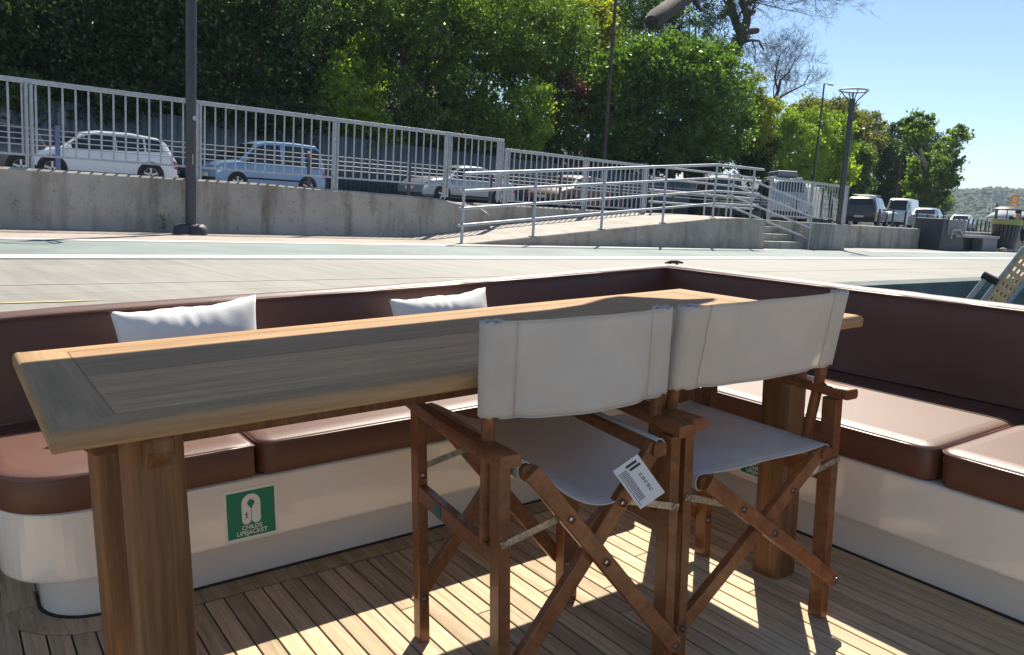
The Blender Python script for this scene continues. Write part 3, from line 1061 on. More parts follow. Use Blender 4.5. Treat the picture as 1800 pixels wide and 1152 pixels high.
m = MB(); m.prism([(-60, 12.39), (16.31, 12.39), (16.31, 11.52), (20.4, 11.52), (36, 11.52), (44, 12.9), (44, 20.8), (-60, 20.8)], .02, .6)
structure(m.build('road_pavement', MT['stone'], bevel=.02))
m = MB(); m.box(-60, 44, 20.8, 130, .02, .53)
structure(m.build('road', MT['asphalt']))
m = MB(); m.prism([(44, 12.9), (60, 15.7), (120, 26), (330, 60), (330, 130), (44, 130)], .02, .6)
structure(m.build('car_park', MT['asphalt']))

# retaining wall at the left with chamfered coping, dropping to a rounded end
def wall_profile(x): return .735 if x < 5.5 else .735 - .02 * (x - 5.5) - (.09 * max(0, x - 8.6))
m = MB(); P = []
xs = [-14, -6, 0, 2, 4, 5.5, 6.5, 7.5, 8.6, 9.2, 9.6, 9.8, 9.88]
for x in xs:
    z = wall_profile(x) - (.12 * max(0, (x - 9.6) / .28) ** 2)
    P.append([(x, 11.60, 0), (x, 11.60, z - .03), (x, 11.635, z), (x, 11.84, z), (x, 11.86, z - .02), (x, 11.86, 0)])
m.grid(P); m.add(P[-1], [list(range(6))])
o = m.build('retaining_wall', MT['wall'], smooth=20); tag(o, 'long stained concrete retaining wall under the tall railing at the left', 'wall')
m = MB(); P = []
for x in (9.9, 10.6, 12, 13.5, 15.2, 16.3):
    P.append([(x, 12.12, 0), (x, 12.12, .60), (x, 12.15, .625), (x, 12.36, .625), (x, 12.385, .60), (x, 12.385, 0)])
m.grid(P); m.add(P[0], [list(range(6))]); m.add(P[-1], [list(range(6))])
o = m.build('retaining_wall', MT['stone'], smooth=20); tag(o, 'low concrete wall behind the ramp carrying the shorter railing', 'wall')

# ramp
m = MB(); P = []
for x, z in ((7.9, .004), (9.4, .142), (11.1, .30), (12.8, .455), (14.4, .60), (15.2, .635), (16.3, .64)):
    P.append([(x, 9.95, -.02), (x, 9.95, z - .012), (x, 9.962, z), (x, 12.115, z), (x, 12.115, -.02)])
m.grid(P); m.add(P[-1], [list(range(5))]); m.add(P[0], [list(range(5))])
o = m.build('access_ramp', MT['ramp'], smooth=20); tag(o, 'concrete wheelchair ramp rising behind the tubular handrail', 'ramp')


def rz_(x): return max(0, min(.635, (x - 7.9) * .0945))


hr = thing('ramp_handrail', 'tubular steel handrail with four rails along the front of the ramp', 'handrail', (7.96, 10.0, 0))
px_ = [7.96, 9.44, 11.08, 12.79, 14.39, 15.75]
def local(o_, pts): return [Vector(p) - Vector(o_) for p in pts]


O_ = (7.96, 10.0, 0)
for x in px_:
    m = MB(); z = rz_(x)
    m.tube(local(O_, [(x, 10.0, z), (x, 10.0, z + 1.05)]), .024, 10)
    m.tube(local(O_, [(x, 10.0, z), (x, 10.0, z + .012)]), .075, 12)
    m.build('post', MT['galv'], hr, smooth=40)
for k, h in enumerate((1.05, .79, .53, .28)):
    m = MB(); x0 = 7.96 if k == 0 else 7.86
    path = [(x0, 10.0 - (.0 if k == 0 else .035), rz_(x0) + h), (14.39, 10.0 - (.0 if k == 0 else .035), rz_(14.39) + h), (16.1 - .14 * (k > 0), 10.0 - (.0 if k == 0 else .035), rz_(16) + h)]
    m.tube(local(O_, path), .022 if k else .026, 10)
    m.build('rail', MT['galv'], hr, smooth=40)
hr = thing('ramp_handrail', 'short tubular handrail at the back of the ramp landing, in front of the dark vans', 'handrail', (14.9, 12.0, 0))
O_ = (14.9, 12.0, 0)
for x in (14.9, 16.9, 18.9):
    m = MB(); m.tube(local(O_, [(x, 12.0, .6), (x, 12.0, 1.68)]), .024, 10); m.build('post', MT['galv'], hr, smooth=40)
for h in (1.66, 1.40, 1.14, .88):
    m = MB(); m.tube(local(O_, [(14.8, 12.0, h), (19.0, 12.0, h)]), .022, 10); m.build('rail', MT['galv'], hr, smooth=40)

# steps
st = thing('steps', 'flight of four concrete steps between the ramp and the lamp pedestal', 'steps', (16.3, 10.0, 0))
m = MB()
for k in range(4):
    m.box(.012, 2.098, .12 + .36 * k, 1.519, .157 * k + (.0 if k == 0 else .0004), .157 * (k + 1))
m.build('treads', MT['stone'], st, bevel=.012)
for y0, nm in ((0, 'stair_rail'),):
    pass
for sx, yy in ((2.02, 0),):
    m = MB()
    m.tube([(.75, 1.35, .63), (.75, 1.35, 1.7)], .022, 8); m.build('post', MT['galv'], st, smooth=40)
    m = MB(); m.tube([(2.02, .0, .0), (2.02, .0, 1.02)], .022, 8); m.build('post', MT['galv'], st, smooth=40)
    m = MB(); m.tube([(.66, 1.42, .63), (.66, 1.42, 1.66)], .022, 8); m.build('post', MT['galv'], st, smooth=40)
    for dz in (0, -.27, -.53, -.78):
        m = MB(); m.tube([(.70, 1.39, 1.68 + dz), (2.02, .0, 1.02 + dz)], .022, 8); m.build('rail', MT['galv'], st, smooth=40)

m = MB(); m.box(18.401, 20.1, 10.0, 11.519, 0, .625)
o = m.build('lamp_pedestal', MT['stone'], bevel=.02); tag(o, 'square concrete pedestal wall at the right of the steps, under the lamp', 'wall')
m = MB(); P = []
for (x, y) in ((20.102, 11.2), (28, 11.2), (35, 11.2), (36.6, 11.5), (38, 12.4)):
    P.append([(x, y, 0), (x, y, .61), (x, y + .03, .635), (x, y + .28, .635), (x, y + .315, .61), (x, y + .315, 0)])
m.grid(P); m.add(P[0], [list(range(6))])
o = m.build('retaining_wall', MT['wall'], smooth=20); tag(o, 'low concrete wall running to the right behind the dark plastic bench', 'wall')


# railings
def railing(label, x0, x1, Y, zt, zb, zf, posts, step):
    root = thing('railing', label, 'railing', (x0, Y, 0))
    m = MB(); m.box(0, x1 - x0, -.03, .03, zt - .055, zt); m.build('top_rail', MT['galv'], root, bevel=.004)
    m = MB(); m.box(0, x1 - x0, -.014, .014, zb - .014, zb + .014); m.build('bottom_rail', MT['galv'], root)
    for x in posts:
        o = None
        for dx in (-.028, .028):
            m = MB(); m.box(x - x0 + dx - .014, x - x0 + dx + .014, -.035, .035, zf, zt - .0553)
            m.build('post', MT['galv'], root)
    x = x0 + step * .6; proto = None
    while x < x1 - .03:
        if all(abs(x - p) > .07 for p in posts):
            if proto is None:
                m = MB(); m.tube([(0, 0, zb + .0142), (0, 0, zt - .0552)], .0125, 8, cap=False); proto = m.build('baluster', MT['galv'], root, smooth=60)
            else:
                c = proto.copy(); COL.objects.link(c); c.parent = root; proto2 = c
                c.location.x = x - x0; x += step; continue
            proto.location.x = x - x0
        x += step
    return root


railing('tall galvanised railing on the long retaining wall at the left', -.6, 10.2, 11.74, 1.80, .895, .70, (.5, 2.54, 4.61, 6.76, 8.93, 10.16), .149)
railing('shorter galvanised railing on the low wall behind the ramp', 10.72, 15.0, 12.26, 1.69, .70, .60, (10.78, 13.0, 14.96), .149)
railing('galvanised railing on the wall behind the lamp pedestal at the right', 19.3, 23.4, 11.75, 1.72, .76, .60, (19.35, 21.4, 23.36), .149)


# promenade lamps with a ring head
def ring_lamp(label, x, y, z, h, mound):
    root = thing('ring_lamp', label, 'lamp post', (x, y, z), group='dark promenade lamps with ring heads')
    m = MB(); m.tube([(0, 0, 0), (0, 0, h)], .066, 20); m.build('pole', MT['darkmetal'], root, smooth=40)
    m = MB(); m.tube([(.33 * math.cos(2 * PI * k / 40), .33 * math.sin(2 * PI * k / 40), h + .2) for k in range(40)], .022, 8, closed=True); m.build('ring', MT['galv'], root, smooth=60)
    for k in range(4):
        t = PI / 4 + k * PI / 2
        m = MB(); m.tube([(.07 * math.cos(t), .07 * math.sin(t), h - .12), (.12 * math.cos(t), .12 * math.sin(t), h - .02), (.32 * math.cos(t), .32 * math.sin(t), h + .19)], .014, 8); m.build('arm', MT['darkmetal'], root, smooth=60)
    m = MB(); m.tube([(0, 0, h), (0, 0, h + .17)], .02, 8); m.build('lamp_head', MT['darkmetal'], root, smooth=60)
    m = MB(); m.box(-.003, .003, -.0715, -.06, h * .28, h * .32); m.build('sticker', MT['line'], root)
    if mound:
        for k in range(4):
            t = k * PI / 2 + .35
            m = MB(); m.lathe([(0, .135), (.07, .13), (.115, .10), (.13, .05), (.13, 0)], 18, (.115 * math.cos(t), .115 * math.sin(t), 0)); m.build('foot', MT['plastic_grey'], root, smooth=60)
        m = MB(); m.lathe([(0, -.012), (.03, -.012), (.03, .0), (.02, .004), (.02, -.004), (0, -.004)], 20, (.02, -.075, 1.5), axis='y'); m.build('cap_disc', MT['galv'], root, smooth=60)
    else:
        m = MB(); m.box(-.13, .13, -.13, .13, 0, .02); m.build('base_plate', MT['darkmetal'], root, bevel=.005)
    return root


ring_lamp('tall dark lamp post with a lumpy foot in front of the left retaining wall', 4.29, 11.16, 0.004, 3.25, True)
ring_lamp('dark lamp post with an open ring head on the concrete pedestal by the steps', 19.97, 10.17, .625, 3.02, False)


def street_lamp(label, u, v0, v1, Y, arm, name='street_lamp'):
    p = at(u, v0, Y); q = at(u, v1, Y)
    zt = p.z
    root = thing(name, label, 'street lamp', (p.x, Y, .6))
    m = MB(); m.tube([(0, 0, 0), (0, 0, zt - .6)], [.09, .055], 10); m.build('pole', MT['darkmetal'], root, smooth=60)
    m = MB(); m.tube([(0, 0, zt - .65), (arm * .5, -.02, zt - .58), (arm, -.04, zt - .57)], .03, 8); m.build('arm', MT['darkmetal'], root, smooth=60)
    m = MB(); m.lathe([(0, -.06), (.16, -.05), (.2, 0), (.12, .06), (0, .08)], 12, (0, 0, 0))
    h = m.build('lamp_head', MT['galv'], root, smooth=60); h.location = (arm + .25, -.04, zt - .57); h.scale = (1.9, .8, .8)
    return root


street_lamp('slim street lamp with a flat head rising above the rust-green tree', 1449, 147, 300, 30, .55)
street_lamp('distant street lamp half hidden in the dark trees at the right', 1592, 226, 330, 38, .6)
p = at(1082, 5, 28.9)
pl = thing('utility_pole', 'thin tall grey utility pole in front of the dense laurel tree', 'pole', (p.x, 28.9, .6))
m = MB(); m.tube([(0, 0, 0), (0, 0, 3), (0, 0, 14)], [.11, .1, .07], 10); m.build('shaft', MT['bark'], pl, smooth=60)
m = MB(); m.tube([(0, 0, 0), (0, 0, 1.9)], .15, 10); m.build('sleeve', MT['stone'], pl, smooth=60)

# roadside guard rail with thin bars
gr = thing('guard_rail', 'low roadside guard rail of thin horizontal bars in front of the parked cars', 'guard rail', (1, 21, .6))
xs = [2.1, 5.1, 8.05, 11.3, 14.6, 17.8, 21, 24.2, 27.4, 30.6, 33.8, 37]
for k, x in enumerate(xs):
    m = MB(); m.box(x - 1 - .045, x - 1 + .045, -.03, .03, 0, 1.17)
    po = m.build('post', simple('guard_post_blue', (.10, .14, .28), .5) if k < 2 and 'gpb' not in MT else MT['darkmetal'], gr)
    if k in (2, 3):
        m = MB(); m.box(x - 1 - .047, x - 1 + .047, -.0325, .0325, .98, 1.07); m.build('reflector', MT['red'], po)
        m = MB(); m.box(x - 1 - .047, x - 1 + .047, -.0326, .0326, 1.0701, 1.14); m.build('white_band', MT['line'], po)
for z in (1.06, .94, .82, .70):
    m = MB(); m.tube([(0, 0, z), (38, 0, z)], .011, 6); m.build('rail', MT['rail_grey'], gr, smooth=60)

# corrugated sheet-metal hoarding
fn = thing('sheet_metal_fence', 'blue grey corrugated metal fence behind the parked cars', 'fence', (-14, 31.0, .6))
m = MB(); P = []; x = 0; k = 0
while x < 66:
    top = 2.5 if x < 23 else 2.5 - .014 * (x - 23)
    for (dx, dy) in ((0, 0), (.11, 0), (.13, .035), (.20, .035)):
        P.append([(x + dx, dy, -.2), (x + dx, dy, top)])
    x += .22; k += 1
m.grid(P)
m.build('panel', MT['fence'], fn, smooth=20, solid=.004)
def stroke(pts, w_, mat, name):
    m = MB()
    for a, b in zip(pts[:-1], pts[1:]):
        a = Vector(a); b = Vector(b); d = (b - a).normalized(); a -= d * w_ * .3; b += d * w_ * .3
        nrm = Vector((-d.y, d.x)) * w_ / 2
        m.add([(a.x + nrm.x, -.008, a.y + nrm.y), (b.x + nrm.x, -.008, b.y + nrm.y), (b.x - nrm.x, -.008, b.y - nrm.y), (a.x - nrm.x, -.008, a.y - nrm.y)], [(0, 1, 2, 3)])
    return m.build(name, mat, fn)


def gz(u, v):
    p = at(u, v, 30.98); return (p.x + 14, p.z - .6)


G = lambda L_: [gz(25 * 0 + u / 5.625, 180 + v / 5.625) for u, v in L_]
for L_ in ([(150, 130), (200, 40), (235, 30), (215, 75), (180, 85), (245, 135)], [(290, 60), (260, 100), (300, 130), (320, 100), (285, 95)], [(330, 85), (360, 120), (395, 90), (370, 150)],
           [(480, 60), (430, 75), (430, 105), (485, 125), (480, 160), (420, 180)], [(490, 250), (530, 225), (570, 250)], [(330, 290), (400, 215), (330, 225)], [(505, 300), (545, 270)], [(0, 150), (60, 160), (110, 200)]):
    stroke(G(L_), .045, MT['ink'], 'graffiti')
m = MB(); c0 = gz(109, 208)
m.prism([(c0[0] + .15 * math.cos(t * PI / 7), c0[1] + .36 * math.sin(t * PI / 7) * (1 + .1 * math.cos(3 * t))) for t in range(14)], .006, .008, Matrix.Rotation(PI / 2, 4, 'X'))
m.build('paint_patch', MT['rail_grey'], fn)
m = MB(); c0 = gz(8, 190)
m.prism([(c0[0] + .2 * math.cos(t * PI / 7), c0[1] + .6 * math.sin(t * PI / 7) * (1 + .2 * math.cos(2 * t))) for t in range(14)], .006, .008, Matrix.Rotation(PI / 2, 4, 'X'))
m.build('paint_patch', MT['rail_grey'], fn)


# ================================================================== VEHICLES
def lerp(a, b, t): return a + (b - a) * t


def interp(tab, x):
    for (x0, v0), (x1, v1) in zip(tab[:-1], tab[1:]):
        if x <= x1: return lerp(v0, v1, max(0, (x - x0) / (x1 - x0)))
    return tab[-1][1]


KINDS = {
    # x measured from the rear (0) to the nose (1) as a fraction of length; heights as a fraction of total height
    'hatch': dict(L=4.25, W=1.8, H=1.5, top=[(0, .52), (.02, .62), (.06, .86), (.12, .95), (.3, 1), (.5, .99), (.60, .93), (.74, .64), (.9, .57), (.97, .49), (1, .42)], belt=[(0, .50), (.1, .66), (.4, .62), (.72, .58), (.9, .52), (1, .40)], roof=(.07, .60), cowl=.75, back=.02, side=((.10, .21), (.225, .40), (.41, .68)), wr=.33, wx=(.185, .80)),
    'mpv': dict(L=4.1, W=1.74, H=1.82, top=[(0, .46), (.01, .60), (.03, .90), (.08, .98), (.3, 1), (.55, .98), (.63, .93), (.79, .58), (.93, .53), (.98, .46), (1, .38)], belt=[(0, .47), (.3, .52), (.75, .53), (.92, .49), (1, .37)], roof=(.04, .63), cowl=.79, back=.012, side=((.05, .20), (.225, .40), (.43, .72)), wr=.31, wx=(.18, .82)),
    'sedan': dict(L=4.5, W=1.78, H=1.45, top=[(0, .54), (.03, .66), (.17, .69), (.28, .94), (.36, 1), (.52, 1), (.60, .95), (.74, .66), (.92, .58), (.98, .48), (1, .40)], belt=[(0, .52), (.2, .63), (.7, .61), (.92, .54), (1, .38)], roof=(.27, .60), cowl=.74, back=.17, side=((.24, .37), (.38, .52), (.53, .68)), wr=.32, wx=(.2, .81)),
    'suv': dict(L=4.5, W=1.85, H=1.7, top=[(0, .50), (.015, .62), (.05, .88), (.1, .96), (.3, 1), (.55, .98), (.63, .92), (.76, .64), (.93, .58), (.98, .48), (1, .4)], belt=[(0, .54), (.3, .58), (.74, .57), (.93, .52), (1, .38)], roof=(.06, .63), cowl=.765, back=.02, side=((.08, .22), (.24, .42), (.44, .69)), wr=.36, wx=(.19, .80)),
    'van': dict(L=5.2, W=2.0, H=2.45, top=[(0, .40), (.01, .93), (.04, .99), (.5, 1), (.74, .98), (.80, .92), (.90, .55), (.97, .47), (1, .33)], belt=[(0, .44), (.5, .46), (.9, .45), (.97, .4), (1, .3)], roof=(.02, .79), cowl=.905, back=.008, side=((.64, .84),), wr=.34, wx=(.2, .82)),
}


def car(label, kind, x, y, rz, paint, dark_bumper=False, plate=True, rack=False, group='cars parked along the road', name='parked_car', sc=1.):
    K = KINDS[kind]; L_, W_, H_ = K['L'], K['W'], K['H']
    root = thing(name, label, 'van' if kind == 'van' else 'car', (x, y, .53 if x < 44 else .6), rz, group)
    root.scale = (sc, sc, sc)
    zb = .2
    X_ = lambda f: (f - .5) * L_
    def hw(f):
        e = 1 - .10 * max(0, (f - .86) / .14) ** 2 - .06 * max(0, (.08 - f) / .08) ** 2
        return W_ / 2 * e
    def top(f): return interp(K['top'], f) * H_
    def belt(f): return min(interp(K['belt'], f) * H_, top(f) - .015)
    def tw(f):
        g = max(0, min(1, (top(f) - belt(f)) / (.3 * H_)))
        return hw(f) * lerp(.93, .76, g)
    fr = sorted(set([0, .004, .02, .04, .07, .1, .14, .18, .22, .26, .3, .36, .42, .48, .54, .58, .62, .66, .7, .74, .78, .82, .86, .9, .94, .97, .99, 1] + [f for f, _ in K['top']]))
    P = []
    for f in fr:
        h = hw(f); b = belt(f); t = top(f); w2 = tw(f)
        half = [(h * .90, zb), (h * .985, zb + .09), (h, zb + .25), (h, lerp(zb, b, .72)), (h * .975, b), (lerp(h * .97, w2, .5), lerp(b, t, .5)), (w2, t - .045 * min(1, (t - b) / .2)), (w2 * .86, t - .004), (w2 * .45, t + .012), (0, t + .016)]
        P.append([(X_(f), yy, zz) for yy, zz in half] + [(X_(f), -yy, zz) for yy, zz in half[-2::-1]])
    m = MB(); m.grid(P)
    for Q in (P[0], P[-1]): m.add(Q, [list(range(len(Q)))])
    m.add([P[0][0], P[-1][0], P[-1][-1], P[0][-1]], [(0, 1, 2, 3)])
    body = m.build('body', paint, root, smooth=32)
    # windows
    def glass(name, G):
        m = MB(); m.grid(G); return m.build(name, MT['glass'], root, smooth=60)
    for s_ in (-1, 1):
        for (fa, fb) in K['side']:
            G = []
            for i in range(9):
                f = lerp(fa, fb, i / 8)
                h = hw(f) * .975; b = belt(f); t = top(f) - .045; w2 = tw(f)
                g = []
                for j in range(5):
                    tt_ = lerp(.06, .88, j / 4)
                    if tt_ <= .5: yy = lerp(h, lerp(hw(f) * .97, w2, .5), tt_ / .5); zz = lerp(b, lerp(b, top(f), .5), tt_ / .5)
                    else: yy = lerp(lerp(hw(f) * .97, w2, .5), w2, (tt_ - .5) / .5); zz = lerp(lerp(b, top(f), .5), t, (tt_ - .5) / .5)
                    g.append((X_(f), s_ * (yy + .006), zz))
                G.append(g)
            glass('side_window', G)
    def cap(fa, fb, name, off):
        G = []
        for i in range(9):
            f = lerp(fa, fb, i / 8); t = top(f) + .010; w2 = tw(f) * .84
            G.append([(X_(f) + off, w2 * (-1 + 2 * j / 8), t + .008 * (1 - abs(-1 + 2 * j / 8)) + .004) for j in range(9)])
        glass(name, G)
    cap(K['roof'][1] + .012, K['cowl'] - .012, 'windscreen', .012)
    cap(K['back'] + .004, K['roof'][0], 'rear_window', -.014)
    # wheels
    r = K['wr']
    for f in K['wx']:
        for s_ in (-1, 1):
            cx, cy = X_(f), s_ * (hw(f) - .085)
            m = MB(); m.lathe([(0, .0), (r * 1.17, .0), (r * 1.17, .004), (0, .004)], 26, (0, 0, 0), axis='y')
            a = m.build('wheel_arch', MT['black'], root); a.location = (cx, s_ * (hw(f) + (.003 if s_ > 0 else .007) - .0), r)
            m = MB(); m.lathe([(r * .62, -.09), (r * .92, -.1), (r, -.07), (r, .07), (r * .92, .1), (r * .62, .09)], 28, (0, 0, 0), axis='y')
            wl = m.build('wheel', MT['tyre'], root, smooth=40); wl.location = (cx, cy + s_ * .01, r)
            m = MB(); m.lathe([(0, .0), (r * .62, .0)], 24, (0, s_ * .05, 0), axis='y')
            m.build('wheel_disc', MT['black'], wl)
            m = MB()
            for k in range(5):
                t = 2 * PI * k / 5 + .3
                m.beam((r * .08 * math.cos(t), s_ * .07, r * .08 * math.sin(t)), (r * .63 * math.cos(t), s_ * .075, r * .63 * math.sin(t)), .03, r * .17, (0, 1, 0))
            m.lathe([(r * .58, s_ * .08), (r * .64, s_ * .09), (r * .66, s_ * .08)], 24, (0, 0, 0), axis='y')
            m.build('rim', MT['rim'], wl)
    # lights, bumpers, plates, mirrors
    for s_ in (-1, 1):
        for f0, f1, nm, mat in ((.945, .985, 'headlight', MT['lens']), (.004, .03, 'taillight', MT['red'])):
            G = []
            for i in range(4):
                f = lerp(f0, f1, i / 3); g = []
                for j in range(4):
                    z = lerp(belt(f) - (.15 if nm == 'headlight' else .24), belt(f) - .02, j / 3)
                    g.append((X_(f) + (.012 if nm == 'headlight' else -.008), s_ * (hw(f) * (.992 if z < lerp(zb, belt(f), .72) else .985) + .008), z))
                G.append(g)
            m = MB(); m.grid(G); m.build(nm, mat, root)
        m = MB(); cxm = X_(K['cowl'] - .045)
        m.box(cxm - .05, cxm + .06, s_ * (hw(.7)) - .02 if s_ > 0 else -hw(.7) - .19, s_ * hw(.7) + .19 if s_ > 0 else -hw(.7) + .02, belt(.7) - .01, belt(.7) + .12)
        m.build('mirror', MT['black'] if dark_bumper else paint, root, bevel=.03)
    z0 = .44 if dark_bumper else .34
    m = MB(); m.box(X_(1) - .10, X_(1) + .03, -hw(1) * .98, hw(1) * .98, .2, z0); m.build('front_bumper', MT['black'] if dark_bumper else MT['darkmetal'], root, bevel=.03)
    m = MB(); m.box(X_(0) - .05, X_(0) + .1, -hw(0) * .99, hw(0) * .99, .26, z0 + .04); m.build('rear_bumper', MT['black'] if dark_bumper else paint, root, bevel=.03)
    for s_ in (-1, 1):
        m = MB(); m.box(X_(.26), X_(.74), s_ * hw(.5) - .012, s_ * hw(.5) + .012, .44 if dark_bumper else .26, .5 if dark_bumper else .32)
        m.build('side_moulding', MT['black'], root)
    if plate:
        for xx in (X_(0) - .058, X_(1) + .035):
            m = MB(); m.box(xx - .004, xx + .004, -.26, .26, .46, .57); m.build('number_plate', MT['line'], root)
    if rack:
        m = MB()
        for s_ in (-1, 1): m.tube([(X_(.12), s_ * tw(.3) * .85, H_ + .06), (X_(.56), s_ * tw(.3) * .85, H_ + .06)], .02, 6)
        for f in (.2, .48): m.tube([(X_(f), -tw(.3) * .85, H_ + .06), (X_(f), tw(.3) * .85, H_ + .06)], .016, 6)
        m.build('roof_rack', MT['galv'], root)
    return root
    return root


car('white hatchback parked by the graffiti fence at the left', 'hatch', at(163, 300, 27.2).x, 27.2, PI, MT['paint_white'], sc=1.02)
car('pale blue high-roofed van-like car parked behind the tall railing', 'mpv', at(462, 300, 27.2).x, 27.2, PI, MT['paint_blue'], True, sc=.95)
car('dark car nose just showing behind the white hatchback at the left edge', 'hatch', at(-75, 300, 27.2).x, 27.2, PI, MT['paint_dark'])
car('dark car parked close to the fence behind the pale blue car', 'sedan', at(425, 290, 29.4).x, 29.5, PI, MT['paint_dark'])
car('silver car with a bluish bonnet half hidden by the start of the ramp handrail', 'sedan', 20.3, 25.9, PI, MT['paint_silver'])
car('old faded brown car behind the ramp handrail', 'hatch', 26.4, 25.8, PI + .2, MT['paint_old'], True)
car('black car with rear plate parked behind the ramp landing', 'mpv', at(1258, 340, 24.0).x, 24.0, .80, MT['paint_black'], True, rack=True, sc=1.08)
rc = car('light grey high-roofed car with dark tailgate behind the stair rails', 'mpv', at(1366, 340, 23.2).x, 23.2, .80, MT['paint_silver'], True, rack=True, sc=1.16)
m = MB(); m.box(-1.4, .3, -.42, .42, 1.90, 2.16); m.build('roof_box', MT['rail_grey'], rc, bevel=.06)
car('grey four wheel drive car seen from behind at the right of the lamp post', 'suv', 49.3, 23.4, .26, MT['paint_dark'], True, rack=True)
car('tall white van facing the boat among the parked cars', 'van', 72.5, 31.4, PI + .22, MT['paint_white'], True)
car('silver saloon car seen from behind, right of the white van', 'sedan', 60.5, 24.4, .22, MT['paint_silver'])
car('small white car seen from behind near the row of bollards', 'sedan', 81.0, 29.6, .2, MT['paint_white'])

# ================================================================== STREET FURNITURE ON THE RIGHT
proto = None
dirv = Vector((.987, .16, 0)); p0 = Vector((44.2, 20.3, .6))
s_ = 0.
for k in range(30):
    if proto is None:
        m = MB(); m.lathe([(0, .92), (.05, .92), (.06, .89), (.06, 0)], 10); proto = m.build('bollard', MT['darkmetal'], None, smooth=40)
        tag(proto, 'dark metal bollard in the row along the car park edge', 'bollard', 'bollards along the car park edge'); o = proto
    else:
        o = proto.copy(); COL.objects.link(o)
    o.location = p0 + dirv * s_
    s_ += 2.6 if k < 5 else 1.65

# recycled plastic bench with a slatted tower
bx = thing('plastic_bench', 'dark grey slatted plastic bench with a tall backrest block by the low wall', 'bench', (27.3, 10.55, 0))
m = MB(); m.prism([(0, 0), (1.95, 0), (1.75, .98), (.12, .98), ], 0, .85)
o = m.build('tower', MT['plastic_grey'], bx, bevel=.02)
for v in o.data.vertices: a = v.co.copy(); v.co = (a.x, a.z, a.y)
m = MB()
for k in range(6): m.box(.42, 1.86, -.035, -.002, .50 + .078 * k, .57 + .078 * k)
m.build('slats', simple('grey_slat', (.2, .2, .21), .55), bx, bevel=.008)
m = MB(); m.tube([(.62, -.08, .38), (.62, -.1, .66), (1.2, -.1, .66), (1.55, -.1, .45)], .028, 8); m.build('armrest', MT['galv'], bx, smooth=60)
m = MB(); m.box(1.1, 5.0, -.06, .8, .43, .52); m.build('seat', simple('grey_seat', (.26, .26, .27), .5), bx, bevel=.015)
m = MB(); m.box(3.55, 4.93, -.02, .78, .0, .43); m.build('end_support', simple('grey_panel', (.17, .17, .18), .55), bx, bevel=.01)
m = MB(); m.box(1.95, 3.55, .3, .76, .0, .43); m.build('recess_shade', MT['black'], bx)  # solid black block standing in for shade in the open cavity
m = MB(); m.lathe([(0, .16), (.1, .13), (.14, .05), (.12, 0)], 12, (4.55, -.35, 0)); m.build('foot_stone', MT['stone'], bx, smooth=60)

bn = thing('litter_bin', 'dark slatted litter bin with a yellow green bag rim and small roof', 'bin', (at(1766, 420, 10.7).x, 10.7, 0))
m = MB()
for k in range(22):
    t = 2 * PI * k / 22; c, s2 = math.cos(t), math.sin(t)
    m.beam((.36 * c, .36 * s2, .1), (.47 * c, .47 * s2, 1.05), .10, .03, (-s2, c, 0))
m.build('slats', MT['darkmetal'], bn)
m = MB(); m.lathe([(.3, .1), (.33, .1), (.43, 1.0), (.4, 1.0)], 22); m.build('liner', MT['black'], bn, smooth=60)
m = MB(); m.lathe([(.40, 1.12), (.50, 1.14), (.52, .98), (.48, .95)], 22); m.build('bag_rim', MT['yellow'], bn, smooth=60)
for t in (0.4, 2.5, 4.6):
    m = MB(); m.tube([(.42 * math.cos(t), .42 * math.sin(t), 1.0), (.42 * math.cos(t), .42 * math.sin(t), 1.5)], .018, 6); m.build('roof_post', MT['darkmetal'], bn)
m = MB(); m.lathe([(0, 1.6), (.3, 1.58), (.5, 1.5), (.5, 1.47), (0, 1.5)], 24); m.build('roof', MT['darkmetal'], bn, smooth=40)
m = MB(); m.lathe([(0, .1), (.5, .1), (.58, .03), (.58, 0)], 24); m.build('base', MT['stone'], bn, smooth=40)

def sign_post(label, u, v0, v1, vb, Y, wpx, mat, motif, name='road_sign'):
    a = at(u, (v0 + v1) / 2, Y); b = at(u, vb, Y)
    k = (at(u + 10, v0, Y) - at(u, v0, Y)).length / 10
    root = thing(name, label, 'sign', (a.x, Y, .6 if Y > 16 else 0), -.55)
    bz = root.location.z
    h = (at(u, v0, Y).z - at(u, v1, Y).z)
    wd = abs(h) * wpx
    m = MB(); m.tube([(0, .03, 0), (0, .03, a.z - bz + h / 2)], .035, 8); m.build('post', MT['darkmetal'], root, smooth=60)
    m = MB(); m.box(-wd / 2, wd / 2, -.012, .0, a.z - bz - h / 2, a.z - bz + h / 2); pn = m.build('panel', mat, root)
    zc = a.z - bz
    if motif == 'chevron':
        m = MB(); s3 = wd * .3
        m.beam((s3 * .8, -.0145, zc + s3), (-s3 * .6, -.0145, zc), .004, wd * .2, (0, 1, 0)); m.beam((-s3 * .6, -.0148, zc), (s3 * .8, -.0148, zc - s3), .004, wd * .2, (0, 1, 0)); m.build('chevron', MT['ink'], pn)
    if motif == 'squares':
        m = MB()
        for zz in (.22, -.22):
            m.lathe([(wd * .12, -.014), (wd * .27, -.014), (wd * .27, -.016), (wd * .12, -.016)], 16, (0, 0, zc + zz * h), axis='y')
        m.build('emblem', MT['line'], pn)
    if motif == 'print':
        m = MB()
        m.box(-wd * .25, wd * .25, -.0145, -.0122, zc - h * .05, zc + h * .25); m.build('print', MT['galv'], pn)
    return root


sign_post('small white sign with a black left arrow chevron before the wooded hill', 1739, 363, 373, 400, 24, 1.0, MT['white'], 'chevron')
sign_post('pale rectangular sign on a black post beside the litter bin', 1755, 341, 358, 430, 13.2, 1.15, MT['galv'], 'print')
sign_post('orange vertical sign with two round white emblems above the parasol', 1783, 343, 370, 400, 17.5, .62, MT['orange'], 'squares')

